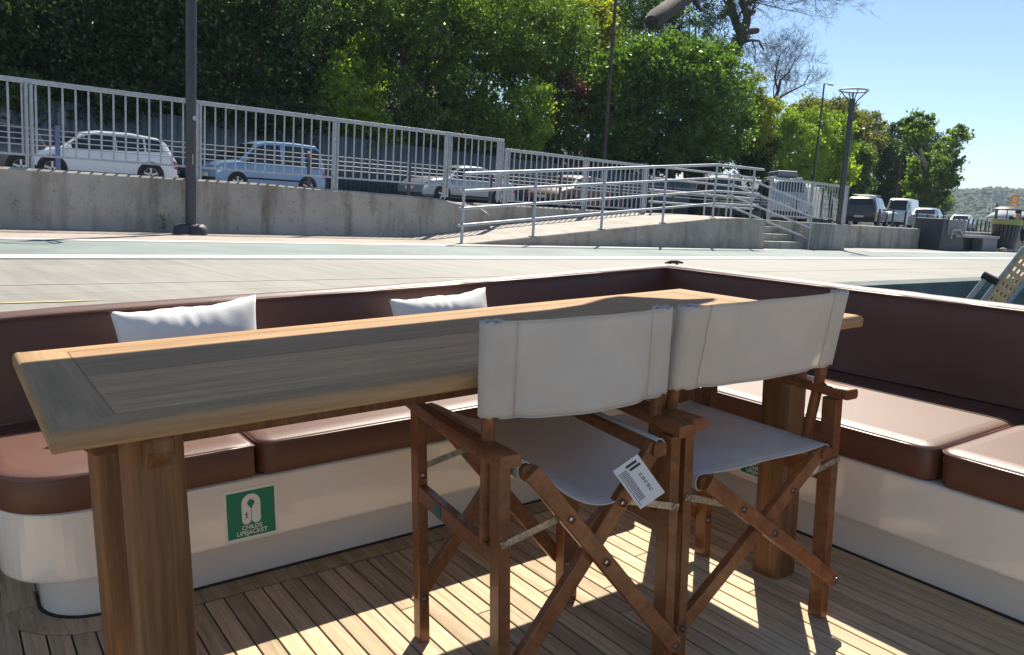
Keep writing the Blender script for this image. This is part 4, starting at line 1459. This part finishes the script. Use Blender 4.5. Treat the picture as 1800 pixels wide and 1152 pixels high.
pp = at(1775, 383, 17.0)
pr = thing('parasol', 'white parasol standing behind the litter bin at the far right', 'parasol', (pp.x, 17.0, .3))
m = MB(); P = []
zt = at(1775, 366, 17.0).z - .3; ze = at(1775, 386, 17.0).z - .3
for k in range(25):
    t = 2 * PI * k / 24; sc_ = 1 - .07 * (1 - abs(math.cos(t * 4)))
    P.append([(0, 0, zt), (.5 * math.cos(t), .5 * math.sin(t), lerp(zt, ze, .18)), (1.0 * sc_ * math.cos(t), 1.0 * sc_ * math.sin(t), lerp(zt, ze, .55)), (1.35 * sc_ * math.cos(t), 1.35 * sc_ * math.sin(t), ze)])
m.grid(P); m.build('canopy', MT['parasol_a'], pr, smooth=30, solid=.004)
m = MB(); m.tube([(0, 0, -.3), (0, 0, zt + .06)], .025, 8); m.build('pole', MT['galv'], pr, smooth=60)

# concrete block by the bin and the seated person
q = at(1793, 420, 11.0)
m = MB(); m.prism([(-.9, 0), (2.6, 0), (2.6, .35), (1.6, .42), (-.9, .78)], 0, .5)
o = m.build('concrete_block', MT['stone'], bevel=.02)
for v in o.data.vertices: a = v.co.copy(); v.co = (a.x, a.z, a.y)
o.location = (q.x + .3, 11.1, 0); tag(o, 'sloping concrete block right of the litter bin', 'block')
m = MB(); m.box(0, 2.4, 0, 1.2, 0, 1.35)
o = m.build('dark_kiosk', MT['darkmetal'], bevel=.05); q2 = at(1795, 420, 14.8); o.location = (q2.x + .8, 14.8, 0); o.rotation_euler = (0, 0, .1); tag(o, 'dark box-shaped kiosk counter cut by the right edge of the picture', 'kiosk')


def person(label, loc, rz):
    J = dict(pel=(0, 0, .52), chest=(.05, 0, .95), neck=(.08, 0, 1.06), head0=(.1, 0, 1.12), head1=(.12, 0, 1.24), hl=(.02, .1, .5), kl=(.44, .12, .52), al=(.46, .12, .1), tl=(.6, .13, .05), hr=(.02, -.1, .5), kr=(.44, -.12, .52), ar=(.5, -.12, .1), tr=(.64, -.13, .05),
             sl=(.05, .19, 1.0), el=(.12, .24, .72), wl=(.34, .16, .62), fl=(.42, .13, .6), sr=(.05, -.19, 1.0), er=(.12, -.24, .72), wr=(.34, -.16, .62), fr=(.42, -.13, .6))
    R_ = dict(pel=.14, chest=.15, neck=.06, head0=.075, head1=.095, hl=.1, kl=.068, al=.045, tl=.035, hr=.1, kr=.068, ar=.045, tr=.035, sl=.068, el=.048, wl=.034, fl=.03, sr=.068, er=.048, wr=.034, fr=.03)
    E_ = [('pel', 'chest'), ('chest', 'neck'), ('neck', 'head0'), ('head0', 'head1'), ('pel', 'hl'), ('hl', 'kl'), ('kl', 'al'), ('al', 'tl'), ('pel', 'hr'), ('hr', 'kr'), ('kr', 'ar'), ('ar', 'tr'), ('chest', 'sl'), ('sl', 'el'), ('el', 'wl'), ('wl', 'fl'), ('chest', 'sr'), ('sr', 'er'), ('er', 'wr'), ('wr', 'fr')]
    names = list(J)
    me = bpy.data.meshes.new('person'); me.from_pydata([J[n] for n in names], [(names.index(a), names.index(b)) for a, b in E_], [])
    o = bpy.data.objects.new('person', me); COL.objects.link(o)
    md = o.modifiers.new('Skin', 'SKIN'); me.skin_vertices or None
    bm = bmesh.new(); bm.from_mesh(me)
    ly = bm.verts.layers.skin.verify()
    for v, n in zip(bm.verts, names):
        v[ly].radius = (R_[n], R_[n]); v[ly].use_root = (n == 'pel')
    bm.to_mesh(me); bm.free()
    sb = o.modifiers.new('Subsurf', 'SUBSURF'); sb.levels = 1; sb.render_levels = 2
    me.materials.append(MT['skin'])
    o.location = loc; o.rotation_euler = (0, 0, rz)
    tag(o, label, 'person')
    def sub(nm, keys, grow, mat, extra=None):
        ks = [k for k in names if k in keys]
        me2 = bpy.data.meshes.new(nm); me2.from_pydata([J[n] for n in ks], [(ks.index(a), ks.index(b)) for a, b in E_ if a in ks and b in ks], [])
        c = bpy.data.objects.new(nm, me2); COL.objects.link(c); c.parent = o
        c.modifiers.new('Skin', 'SKIN')
        bm = bmesh.new(); bm.from_mesh(me2); ly = bm.verts.layers.skin.verify()
        for v, n in zip(bm.verts, ks):
            v[ly].radius = (R_[n] + grow, R_[n] + grow); v[ly].use_root = (n == ks[0])
        bm.to_mesh(me2); bm.free()
        s2 = c.modifiers.new('Subsurf', 'SUBSURF'); s2.levels = 1; s2.render_levels = 2
        me2.materials.append(mat)
    sub('shirt', ('pel', 'chest', 'sl', 'el', 'sr', 'er'), .018, MT['cloth_dark'])
    sub('trousers', ('pel', 'hl', 'kl', 'al', 'hr', 'kr', 'ar'), .016, MT['cloth_dark'])
    m = MB(); m.lathe([(0, .13), (.06, .12), (.105, .06), (.112, 0), (.1, -.03)], 16, (.105, 0, 1.21)); m.build('hair', MT['cloth_dark'], o, smooth=60)
    for s2 in (-1, 1):
        m = MB(); m.lathe([(0, .008), (.009, 0), (0, -.008)], 8, (.212, s2 * .035, 1.2)); m.build('eye', MT['ink'], o)
    m = MB(); m.prism([(.2, -.012), (.235, 0), (.2, .012)], 1.15, 1.185); m.build('nose', MT['skin'], o)
    return o


q = at(1784, 400, 11.4)
person('person in dark clothes sitting on the concrete block behind the litter bin', (q.x, 11.4, .26), -2.4)

# weed at the foot of the left wall
wd = thing('weed', 'small pale weed growing at the foot of the left retaining wall', 'plant', (at(288, 405, 11.5).x, 11.5, .004))
m = MB()
for k in range(7): m.tube([(0, 0, 0), (.03 * math.cos(k), .03 * math.sin(k), .1), (.06 * math.cos(k * 1.7), .04 * math.sin(k * 1.7), .16 + .04 * (k % 3))], .004, 4)
m.build('stem', MT['palebark'], wd)
m = MB()
for k in range(40):
    c = Vector((random.gauss(0, .035), random.gauss(0, .03), random.uniform(.03, .24))); d1 = Vector((random.gauss(0, 1), random.gauss(0, 1), random.gauss(0, 1))).normalized() * .018; d2 = d1.orthogonal().normalized() * .01
    m.add([c - d1, c + d2, c + d1, c - d2], [(0, 1, 2, 3)])
m.build('leaves', L_YELLOW, wd)
# ================================================================== TREES
def leaf_mesh(name, blobs, n, size, aspect, seed, clump=.55, per=46, droop=0.):
    """small leaf faces gathered in clumps through a crown made of several ellipsoids"""
    r = np.random.default_rng(seed)
    vol = np.array([b[3] * b[4] * b[5] for b in blobs]) ** .75
    ncl = max(4, n // per)
    which = r.choice(len(blobs), ncl, p=vol / vol.sum())
    d = r.normal(size=(ncl, 3)); d /= np.linalg.norm(d, axis=1)[:, None]
    rad = r.uniform(.25, 1.0, ncl) ** .45
    B_ = np.array(blobs)[which]
    wob = 1 + .16 * np.sin(d[:, 0] * 7 + seed) * np.cos(d[:, 2] * 6 + seed * 2)
    cc = B_[:, :3] + d * B_[:, 3:6] * (rad * wob)[:, None]
    idx = np.repeat(np.arange(ncl), per)
    cs = clump * r.uniform(.5, 1.35, ncl)
    off = r.normal(size=(len(idx), 3)) * (cs[idx] * .55)[:, None]
    off[:, 2] *= .7
    c = cc[idx] + off
    if droop: c[:, 2] -= droop * (np.linalg.norm(off[:, :2], axis=1))
    a = r.normal(size=(len(c), 3)); a[:, 2] -= .35; a /= np.linalg.norm(a, axis=1)[:, None]
    t = r.normal(size=(len(c), 3)); b = np.cross(a, t); b /= np.linalg.norm(b, axis=1)[:, None]
    s = size * np.clip(r.lognormal(0, .36, len(c)), .4, 2.2)
    a = a * s[:, None] * .5; b = b * (s * .5 / aspect)[:, None]
    nrm = np.cross(a, b); nrm /= np.linalg.norm(nrm, axis=1)[:, None]
    fold = nrm * (s * .12)[:, None]
    v = np.stack([c - a, c + b * 1.0 + fold - a * .15, c + a, c - b + fold - a * .15], 1).reshape(-1, 3)
    nq = len(c)
    me = bpy.data.meshes.new(name)
    me.vertices.add(nq * 4); me.vertices.foreach_set('co', v.astype(np.float32).ravel())
    me.loops.add(nq * 4); me.loops.foreach_set('vertex_index', np.arange(nq * 4, dtype=np.int32))
    me.polygons.add(nq); me.polygons.foreach_set('loop_start', np.arange(0, nq * 4, 4, dtype=np.int32))
    me.update(); me.validate()
    return me


def limb_path(a, b, bend, seed, n=6):
    r = random.Random(seed); a, b = Vector(a), Vector(b); pts = []
    for k in range(n):
        t = k / (n - 1)
        pts.append(a.lerp(b, t) + Vector((r.uniform(-1, 1), r.uniform(-1, 1), 0)) * bend * math.sin(PI * t))
    return pts


def tree(name, label, u, Y, blobs, mat, n, leaf, aspect=2., trunk=.22, seed=1, z0=.6, group=None, cat='tree', clump=.55, bark='bark', bare_h=None, droop=0.):
    x = at(u, 300, Y).x
    root = thing(name, label, cat, (x, Y, z0), 0, group)
    me = leaf_mesh('crown', blobs, n, leaf, aspect, seed, clump, droop=droop)
    me.materials.append(mat)
    o = bpy.data.objects.new('crown', me); COL.objects.link(o); o.parent = root
    if trunk:
        m = MB(); zc = max(b[2] for b in blobs)
        pts = limb_path((0, 0, -.2), (blobs[0][0] * .4, blobs[0][1] * .4, zc), .25, seed, 7)
        m.tube(pts, [trunk * (1 - .8 * k / 6) for k in range(7)], 8)
        for k, b in enumerate(blobs):
            st_ = pts[2 + k % 3]
            p2 = limb_path(st_, (b[0], b[1], b[2] + b[5] * .3), .3, seed + k, 5)
            m.tube(p2, [trunk * .5 * (1 - .2 * j) for j in range(5)], 6)
        m.build('trunk', MT[bark], root, smooth=60)
    return root


# hillside behind the fence, added to block the sky between the crowns
P = []
for i in range(60):
    X = -70 + 230 * i / 59; row = []
    for j in range(16):
        Yv = 30.6 + j * j * .34
        fade = 1 - max(0, min(1, (X - 42) / 34.)); fade = fade * fade * (3 - 2 * fade)
        h = .6 + max(0, (Yv - 31.5)) * .36 * fade + .35 * math.sin(X * .7 + j) * fade * (j > 1)
        row.append((X, Yv, min(h, 15)))
    P.append(row)
m = MB(); m.grid(P); structure(m.build('embankment', MT['soil'], smooth=60))


def E(x, y, z, r, rv=None, ry=None): return (x, y, z, r, ry or r, rv or r)


WT = 'trees of the wooded bank behind the fence'


def ptree(name, label, u, Y, blobs, mat, n, leaf, aspect=2., trunk=.22, seed=1, cat='tree', **k):
    """blobs as (u, v, half width, half height) seen in the photograph, all standing at distance Y"""
    o0 = at(u, 300, Y); depth = float((RL @ (np.array(o0) - CAM))[2]); s = depth / F
    bl = []
    for b in blobs:
        p = at(b[0], b[1], Y)
        dy = b[4] if len(b) > 4 else 0
        bl.append((p.x - o0.x, dy, p.z - k.get('z0', .6), b[2] * s * 1.12, b[2] * s * .95, b[3] * s))
    return tree(name, label, u, Y, bl, mat, n, leaf, aspect, trunk, seed, cat=cat, **k)


spec = [
    ('very dark evergreen tree at the left edge above the graffiti fence', -60, 33, [(-60, 120, 130, 110), (-20, 20, 120, 90), (-120, 10, 110, 90)], L_DARK, 26000, .17, 2.2, .3),
    ('dark evergreen tree above the white hatchback', 150, 33.5, [(150, 120, 130, 90), (90, 10, 110, 90), (200, 20, 100, 90)], L_DARK, 30000, .16, 2.2, .3),
    ('dark evergreen tree directly left of the near lamp post', 290, 33, [(290, 110, 110, 95), (260, 0, 100, 90), (340, 10, 90, 80)], L_DARK, 28000, .16, 2.2, .3),
    ('dark broad tree behind the near lamp post and the pale blue car', 450, 33.5, [(450, 110, 110, 95), (400, 10, 100, 85), (520, 10, 100, 80), (540, 110, 60, 70)], L_DARK, 30000, .16, 2.2, .32),
    ('tall mid green tree with a leaning trunk hanging over the tall railing', 690, 34, [(760, 60, 110, 80), (860, 80, 90, 70), (930, 110, 70, 50), (700, 10, 90, 60), (850, 0, 110, 60), (640, 40, 50, 60)], L_MID, 36000, .20, 3.2, .30),
    ('feathery dark green tree whose crown droops beside the laurel tree', 985, 36, [(960, 60, 80, 70), (1010, 90, 50, 60), (920, 0, 80, 50)], L_MID, 20000, .20, 3.4, .26),
    ('sunlit light green tree glowing behind the dark trees', 615, 36, [(620, 150, 60, 70), (630, 70, 50, 60), (590, 190, 50, 40)], L_BRIGHT, 11000, .18, 1.7, .2),
    ('yellow green tree at the top of the picture beside the thin pole', 1040, 40, [(1030, 30, 45, 40), (1060, 60, 30, 40), (960, 10, 40, 30)], L_YELLOW, 9000, .2, 1.7, .22),
    ('dark pine tree behind the top of the laurel tree', 1210, 41, [(1210, 40, 60, 60), (1270, 60, 45, 70), (1150, 50, 50, 50), (1120, 10, 60, 40)], L_DARK, 20000, .22, 4., .26),
]
for k, (lb, u, Y, bl, mt, n, lf, asp, tr) in enumerate(spec):
    ptree('broadleaf_tree' if 'pine' not in lb else 'pine_tree', lb, u, Y, bl, mt, n, lf, asp, tr, 11 + k, group=WT)
back = [(-180, 42, -40), (-40, 41, -10), (90, 42, -20), (220, 41, 0), (350, 42, -20), (480, 41, 0), (600, 45, -30), (720, 43, 10), (840, 44, 0), (960, 46, 20), (1080, 49, 40)]
LB = ['dark tree high on the bank beyond the left picture edge', 'dark tree on the bank at the left picture edge', 'dark tree on the bank high above the graffiti', 'dark tree on the bank above the roof of the white hatchback', 'dark tree on the bank just right of the near lamp post', 'dark tree on the bank above the pale blue car', 'dark tree on the bank behind the glowing light green tree', 'dark tree on the bank behind the leaning trunk', 'mid green tree high on the bank above the end of the tall railing', 'mid green tree high on the bank left of the thin pole', 'mid green tree high on the bank right of the thin pole']
for k, (u, Y, v) in enumerate(back):
    z0 = .6 + (Y - 31.5) * .3
    ptree('broadleaf_tree', LB[k], u, Y, [(u, v + 150, 110, 110), (u - 60, v + 30, 90, 90), (u + 60, v + 20, 90, 90)], L_MID if k > 7 else L_DARK, 15000, .27, 2., .3, 40 + k, z0=z0, group=WT, clump=.75)

# understorey shrubs along the fence
sh = [
    ('bright green shrub leaning over the fence above the silver car', 655, 31.6, [(655, 235, 45, 35), (640, 190, 35, 40)], L_BRIGHT, 5000, .13),
    ('yellow green shrub under the leaning trunk behind the railing', 585, 31.9, [(585, 180, 45, 50), (600, 130, 35, 40)], L_BRIGHT, 5200, .13),
    ('dark green shrub rising over the fence beside the bright one', 745, 31.5, [(745, 215, 60, 50), (710, 170, 45, 40)], L_MID, 6500, .13),
    ('glossy green bush over the fence above the end of the tall railing', 835, 31.4, [(835, 220, 60, 50), (810, 160, 45, 40)], L_MID, 7000, .13),
    ('bright glossy bush behind the shorter railing', 915, 31.4, [(915, 220, 55, 55), (940, 180, 40, 40)], L_BRIGHT, 7500, .13),
    ('green bush left of the dark red shrub', 965, 32.4, [(965, 210, 50, 60)], L_MID, 6500, .13),
    ('dark red leaved shrub between the green bushes', 1005, 32.2, [(1003, 160, 24, 30), (1015, 185, 20, 20)], L_RED, 2600, .14),
    ('green bush at the foot of the thin utility pole', 1040, 31.8, [(1040, 240, 50, 50), (1050, 190, 40, 50)], L_MID, 7000, .13),
    ('dark shrub behind the graffiti at the left edge', 30, 31.4, [(20, 165, 60, 40)], L_MID, 3200, .13),
    ('dark ivy-like shrub over the fence above the white hatchback', 190, 31.6, [(190, 180, 90, 40)], L_DARK, 6500, .13),
    ('dark ivy-like shrub over the fence right of the near lamp post', 410, 31.6, [(400, 200, 90, 45)], L_DARK, 6500, .13),
    ('dark shrub over the fence above the rear of the pale blue car', 520, 31.5, [(520, 215, 70, 40)], L_DARK, 5000, .13),
]
for k, (lb, u, Y, bl, mt, n, lf) in enumerate(sh):
    ptree('shrub', lb, u, Y, bl, mt, n, lf, 1.8, .06, 70 + k, group='shrubs along the fence', cat='shrub', clump=.35)

# dense laurel tree and the trees to its right
for k, (u_, v_, w_) in enumerate(((1090, 275, 40), (1165, 275, 50), (1245, 280, 45), (1318, 285, 36))):
    ptree('shrub', ['dark undergrowth shrub left of the laurel trunk', 'dark undergrowth shrub beneath the laurel tree', 'dark undergrowth shrub under the right side of the laurel tree', 'dark undergrowth shrub between the laurel tree and the bright bush'][k], u_, 33.5 + .3 * k, [(u_, v_, w_, 32), (u_ + 20, v_ - 25, w_ * .7, 25)], L_DARK, 8000, .18, 1.9, .06, 95 + k, group='shrubs along the fence', cat='shrub', clump=.45)
ptree('laurel_tree', 'dense round laurel tree with yellowish top behind the ramp handrail', 1185, 31.5, [(1180, 190, 110, 95), (1110, 140, 65, 65), (1250, 150, 70, 70), (1180, 105, 75, 42), (1285, 215, 45, 75), (1085, 225, 50, 65)], L_LAUREL, 60000, .21, 2.1, .3, 5, clump=.5)
ptree('young_tree', 'yellow green young tree at the right side of the laurel tree', 1322, 34, [(1325, 160, 22, 45), (1322, 230, 34, 60), (1340, 190, 25, 35)], L_YELLOW, 7500, .17, 2., .14, 6, clump=.4)
ptree('round_bush', 'bright green rounded bush behind the stair rails', 1385, 35, [(1385, 265, 60, 55), (1360, 215, 40, 35), (1425, 235, 45, 45), (1350, 275, 40, 40), (1420, 290, 40, 35)], L_BRIGHT, 24000, .20, 1.9, .1, 8, cat='bush', clump=.45)
ptree('round_bush', 'green rounded bush just left of the lamp with the ring head', 1455, 36, [(1450, 260, 45, 55), (1465, 225, 30, 28), (1465, 300, 40, 35)], L_BRIGHT, 17000, .21, 1.9, .1, 9, cat='bush', clump=.45)
ptree('round_bush', 'mid green bush right of the lamp with the ring head', 1512, 38, [(1508, 305, 28, 48), (1518, 275, 20, 22), (1490, 325, 24, 30)], L_MID, 12000, .22, 1.9, .1, 10, cat='bush', clump=.45)
ptree('broadleaf_tree', 'rust and green spreading tree behind the street lamp', 1470, 44, [(1422, 205, 38, 28), (1465, 205, 45, 30), (1520, 225, 35, 32), (1480, 255, 65, 45)], L_BROWN, 32000, .25, 1.8, .28, 12, clump=.6)
ptree('broadleaf_tree', 'dark rounded tree right of the rust and green tree', 1555, 46, [(1565, 310, 36, 60), (1545, 265, 28, 35)], L_DARK, 20000, .26, 2., .25, 13, clump=.6)
ptree('broadleaf_tree', 'dark open-crowned tree behind the white van', 1590, 50, [(1578, 235, 20, 22), (1606, 225, 22, 20), (1635, 248, 18, 20), (1600, 275, 36, 34)], L_DARK, 15000, .28, 2., .25, 14, clump=.6)
ptree('broadleaf_tree', 'dark low tree at the left foot of the plane tree', 1612, 44, [(1612, 340, 28, 36), (1590, 325, 24, 32)], L_MID, 9000, .26, 2., .2, 15, clump=.6)

ptree('broadleaf_tree', 'green tree filling the gap between the dark trees and the plane tree', 1640, 60, [(1630, 330, 30, 40), (1650, 355, 24, 24), (1600, 310, 30, 40), (1560, 350, 30, 26)], L_MID, 14000, .34, 2., .2, 16, clump=.8)

# plane tree with a visible pale trunk
Yp = 36
def PT(u, v, dy=0): return at(u, v, Yp + dy)


base = PT(1642, 384); base.z = .6
pt = thing('plane_tree', 'open plane tree with a pale leaning forked trunk by the car park', 'tree', base)
def rel(L_): return [p - base for p in L_]


m = MB()
m.tube(rel([base, PT(1640, 350), PT(1632, 315), PT(1622, 280), PT(1614, 245), PT(1612, 222)]), [.42, .36, .3, .22, .15, .07], 9)
m.tube(rel([PT(1634, 322), PT(1650, 305), PT(1664, 285), PT(1676, 258), PT(1684, 240)]), [.24, .2, .15, .1, .05], 8)
m.tube(rel([PT(1636, 335), PT(1655, 322), PT(1668, 312)]), [.16, .1, .05], 7)
m.tube(rel([PT(1624, 285), PT(1606, 268), PT(1596, 250)]), [.14, .1, .05], 7)
m.build('trunk', MT['palebark'], pt, smooth=60)
bl = []
for (u, v, r_) in ((1612, 222, 1.0), (1600, 240, 1.0), (1622, 232, .9), (1632, 300, 1.3), (1655, 290, 1.3), (1668, 268, 1.2), (1684, 238, .8), (1690, 236, .5), (1645, 325, 1.2), (1626, 345, 1.1), (1662, 310, 1.0), (1676, 250, .9), (1650, 345, .8), (1618, 318, 1.0)):
    p = PT(u, v) - base; bl.append((p.x, p.y, p.z, r_ * 1.5, r_ * 1.4, r_ * 1.35))
me = leaf_mesh('crown', bl, 12000, .30, 1.5, 21, .5); me.materials.append(L_MID)
o = bpy.data.objects.new('crown', me); COL.objects.link(o); o.parent = pt


# bare trees
def bare_tree(name, label, Y, limbs, twig_seed, depth, tw_len, stub=None, gen=2):
    base = limbs[0][0][0].copy()
    root = thing(name, label, 'tree', base)
    r = random.Random(twig_seed)
    m = MB(); ends = []
    for pts, r0, r1, twigs in limbs:
        n = len(pts); m.tube([p - base for p in pts], [lerp(r0, r1, k / (n - 1)) for k in range(n)], 8)
        for k in range(twigs):
            i = r.uniform(max(0, n * .25 - 1), n - 1.001); a = pts[int(i)].lerp(pts[int(i) + 1], i % 1)
            d = (pts[int(i) + 1] - pts[int(i)]).normalized()
            ends.append((a - base, d, r1 * .8, 0))
    m.build('trunk', MT['bark'], root, smooth=60)
    m = MB()
    while ends:
        a, d, rad, lev = ends.pop()
        dd = (d + Vector((r.gauss(0, .55), r.gauss(0, .55), r.gauss(.12, .45)))).normalized()
        ln = tw_len * (.62 ** lev) * r.uniform(.6, 1.3)
        pts = [a]; p = a.copy()
        for k in range(4):
            dd = (dd + Vector((r.gauss(0, .16), r.gauss(0, .16), r.gauss(.02, .14)))).normalized()
            p = p + dd * ln / 4; pts.append(p.copy())
        rr = max(.010, rad * (.62))
        m.tube(pts, [rr, rr * .85, rr * .7, rr * .55, rr * .35], 4 if lev else 5, cap=False)
        if lev < depth:
            for k in range(r.choice((3, 4, 4, 5))):
                i = r.uniform(.8, 3.99); q_ = pts[int(i)].lerp(pts[int(i) + 1], i % 1)
                ends.append((q_, dd, rr * .62, lev + 1))
    m.build('twigs', MT['bark'], root, smooth=60)
    return root, base


def PB(u, v, Y=43): return at(u, v, Y)


b0 = PB(1228, 200); b0.z = .6
root, base = bare_tree('bare_tree', 'big leafless tree with lopped limbs rising behind the laurel tree', 43, [
    ([b0, PB(1236, 160), PB(1262, 112), PB(1290, 85), PB(1306, 62)], .85, .48, 0),
    ([PB(1304, 66), PB(1312, 40), PB(1314, 26), PB(1306, 8), PB(1300, -25), PB(1296, -60)], .42, .22, 12),
    ([PB(1303, 62), PB(1294, 42), PB(1287, 15), PB(1280, -15), PB(1268, -50)], .38, .22, 10),
    ([PB(1306, 10), PB(1328, 0), PB(1350, -14), PB(1380, -45)], .26, .10, 16),
    ([PB(1380, -45), PB(1405, -50), PB(1425, -30), PB(1432, 0)], .10, .04, 18),
    ([PB(1296, -60), PB(1330, -80), PB(1370, -80), PB(1405, -45)], .16, .05, 20),
    ([PB(1314, 28), PB(1320, 24), PB(1326, 20)], .24, .18, 0),
    ([PB(1308, 58), PB(1322, 55), PB(1331, 54)], .30, .26, 0),
    ([PB(1306, 74), PB(1320, 71), PB(1334, 72), PB(1343, 88)], .16, .06, 5),
    ([PB(1322, 72), PB(1328, 88), PB(1326, 108)], .07, .03, 4)], 5, 3, 3.4)
m = MB(); lp = [PB(1145, 40, 35), PB(1152, 33, 35.3), PB(1165, 23, 36), PB(1180, 13, 36.6), PB(1198, 0, 37.4), PB(1216, -12, 38.4), PB(1240, -28, 40), PB(1268, -47, 41.5), PB(1296, -62, 43)]
m.tube([p - base for p in lp], [.44, .60, .55, .60, .54, .57, .50, .46, .40], 11)
m.tube([p - base for p in (PB(1216, -12, 38.4), PB(1225, 6, 38.3), PB(1229, 16, 38.2))], [.26, .2, .12], 8)
m.build('lopped_limb', MT['bark'], root, smooth=40)
b0 = PB(1352, 230, 58); b0.z = .6
bare_tree('bare_tree', 'fine-twigged leafless tree against the sky, farther right', 58, [
    ([b0, PB(1356, 190, 58), PB(1368, 160, 58), PB(1372, 140, 58)], .3, .16, 3),
    ([PB(1362, 178, 58), PB(1376, 168, 58), PB(1392, 160, 58), PB(1412, 150, 58), PB(1424, 130, 58)], .18, .05, 15),
    ([PB(1368, 160, 58), PB(1362, 140, 58), PB(1366, 115, 58), PB(1372, 95, 58)], .15, .05, 15),
    ([PB(1372, 142, 58), PB(1388, 125, 58), PB(1398, 105, 58)], .12, .04, 14)], 9, 3, 3.2)

# ------------------------------------------------------------------ wooded hill across the water
P = []
hx0, hx1 = 560, 1700
def hill_h(x, y):
    az = math.atan2(x, y) / D
    d = math.hypot(x, y)
    crest = 46 + 1.5 * math.sin(az * .9) + 1. * math.sin(az * 2.3 + 1) + .8 * max(0, az - 71)
    k = max(0, min(1, (d - 790) / 330))
    return -2 + crest * (k * k * (3 - 2 * k))


for i in range(50):
    az = (52 + 52 * i / 49) * D
    P.append([(d_ * math.sin(az), d_ * math.cos(az), hill_h(d_ * math.sin(az), d_ * math.cos(az))) for d_ in np.linspace(770, 1500, 18)])
m = MB(); m.grid(P); structure(m.build('hill', MT['soil'], smooth=60))
hm = bpy.data.meshes.new('hill_woods')
r = np.random.default_rng(4)
ico = bmesh.new(); bmesh.ops.create_icosphere(ico, subdivisions=1, radius=1.)
iv = np.array([v.co[:] for v in ico.verts]); if_ = np.array([[v.index for v in f.verts] for f in ico.faces]); ico.free()
vs, fs = [], []
nb_ = 0
for k in range(9000):
    az = r.uniform(62, 84) * D; d_ = 785 + 380 * r.uniform(0, 1) ** 1.1
    x, y = d_ * math.sin(az), d_ * math.cos(az)
    s = r.uniform(1.8, 4.2)
    ph = r.uniform(0, 6, 4)
    w_ = 1 + .22 * np.sin(iv[:, 0] * 5 + ph[0]) * np.cos(iv[:, 1] * 4 + ph[1]) + .15 * np.sin(iv[:, 2] * 7 + ph[2])
    v = iv * w_[:, None] * np.array([s, s, s * r.uniform(.8, 1.25)]) + np.array([x, y, hill_h(x, y) + s * .5])
    vs.append(v); fs.append(if_ + nb_); nb_ += len(iv)
hm.from_pydata(np.concatenate(vs).tolist(), [], np.concatenate(fs).tolist())
hl = simple('far_foliage', (.05, .085, .03), .95)
nt_ = hl.node_tree; b_ = nt_.nodes['Principled BSDF']
g_ = nt_.nodes.new('ShaderNodeNewGeometry'); lk(nt_, ramp(nt_, g_.outputs['Random Per Island'], [(0, (.025, .05, .02)), (.6, (.055, .09, .03)), (1, (.09, .11, .04))]), b_.inputs['Base Color'])
hm.materials.append(hl)
o = bpy.data.objects.new('hill_woods', hm); COL.objects.link(o)
tag(o, 'hazy green woods covering the far hill across the water', 'woods', kind='stuff')
hm.polygons.foreach_set('use_smooth', [True] * len(hm.polygons))

# ------------------------------------------------------------------ the summer haze over the strait
m = MB(); m.box(-300, 1800, -400, 900, -3.6, 90)
o = m.build('haze', simple('haze_air', (1, 1, 1), .5)); o['kind'] = 'stuff'; o['label'] = 'thin pale blue summer haze in the air'; o['category'] = 'haze'
hm_ = o.data.materials[0]; nt_ = hm_.node_tree; nt_.nodes.clear()
out_ = nt_.nodes.new('ShaderNodeOutputMaterial'); pv = nt_.nodes.new('ShaderNodeVolumePrincipled')
pv.inputs['Color'].default_value = (.72, .84, 1, 1); pv.inputs['Density'].default_value = .00025; pv.inputs['Anisotropy'].default_value = .0
lk(nt_, pv.outputs[0], out_.inputs['Volume'])
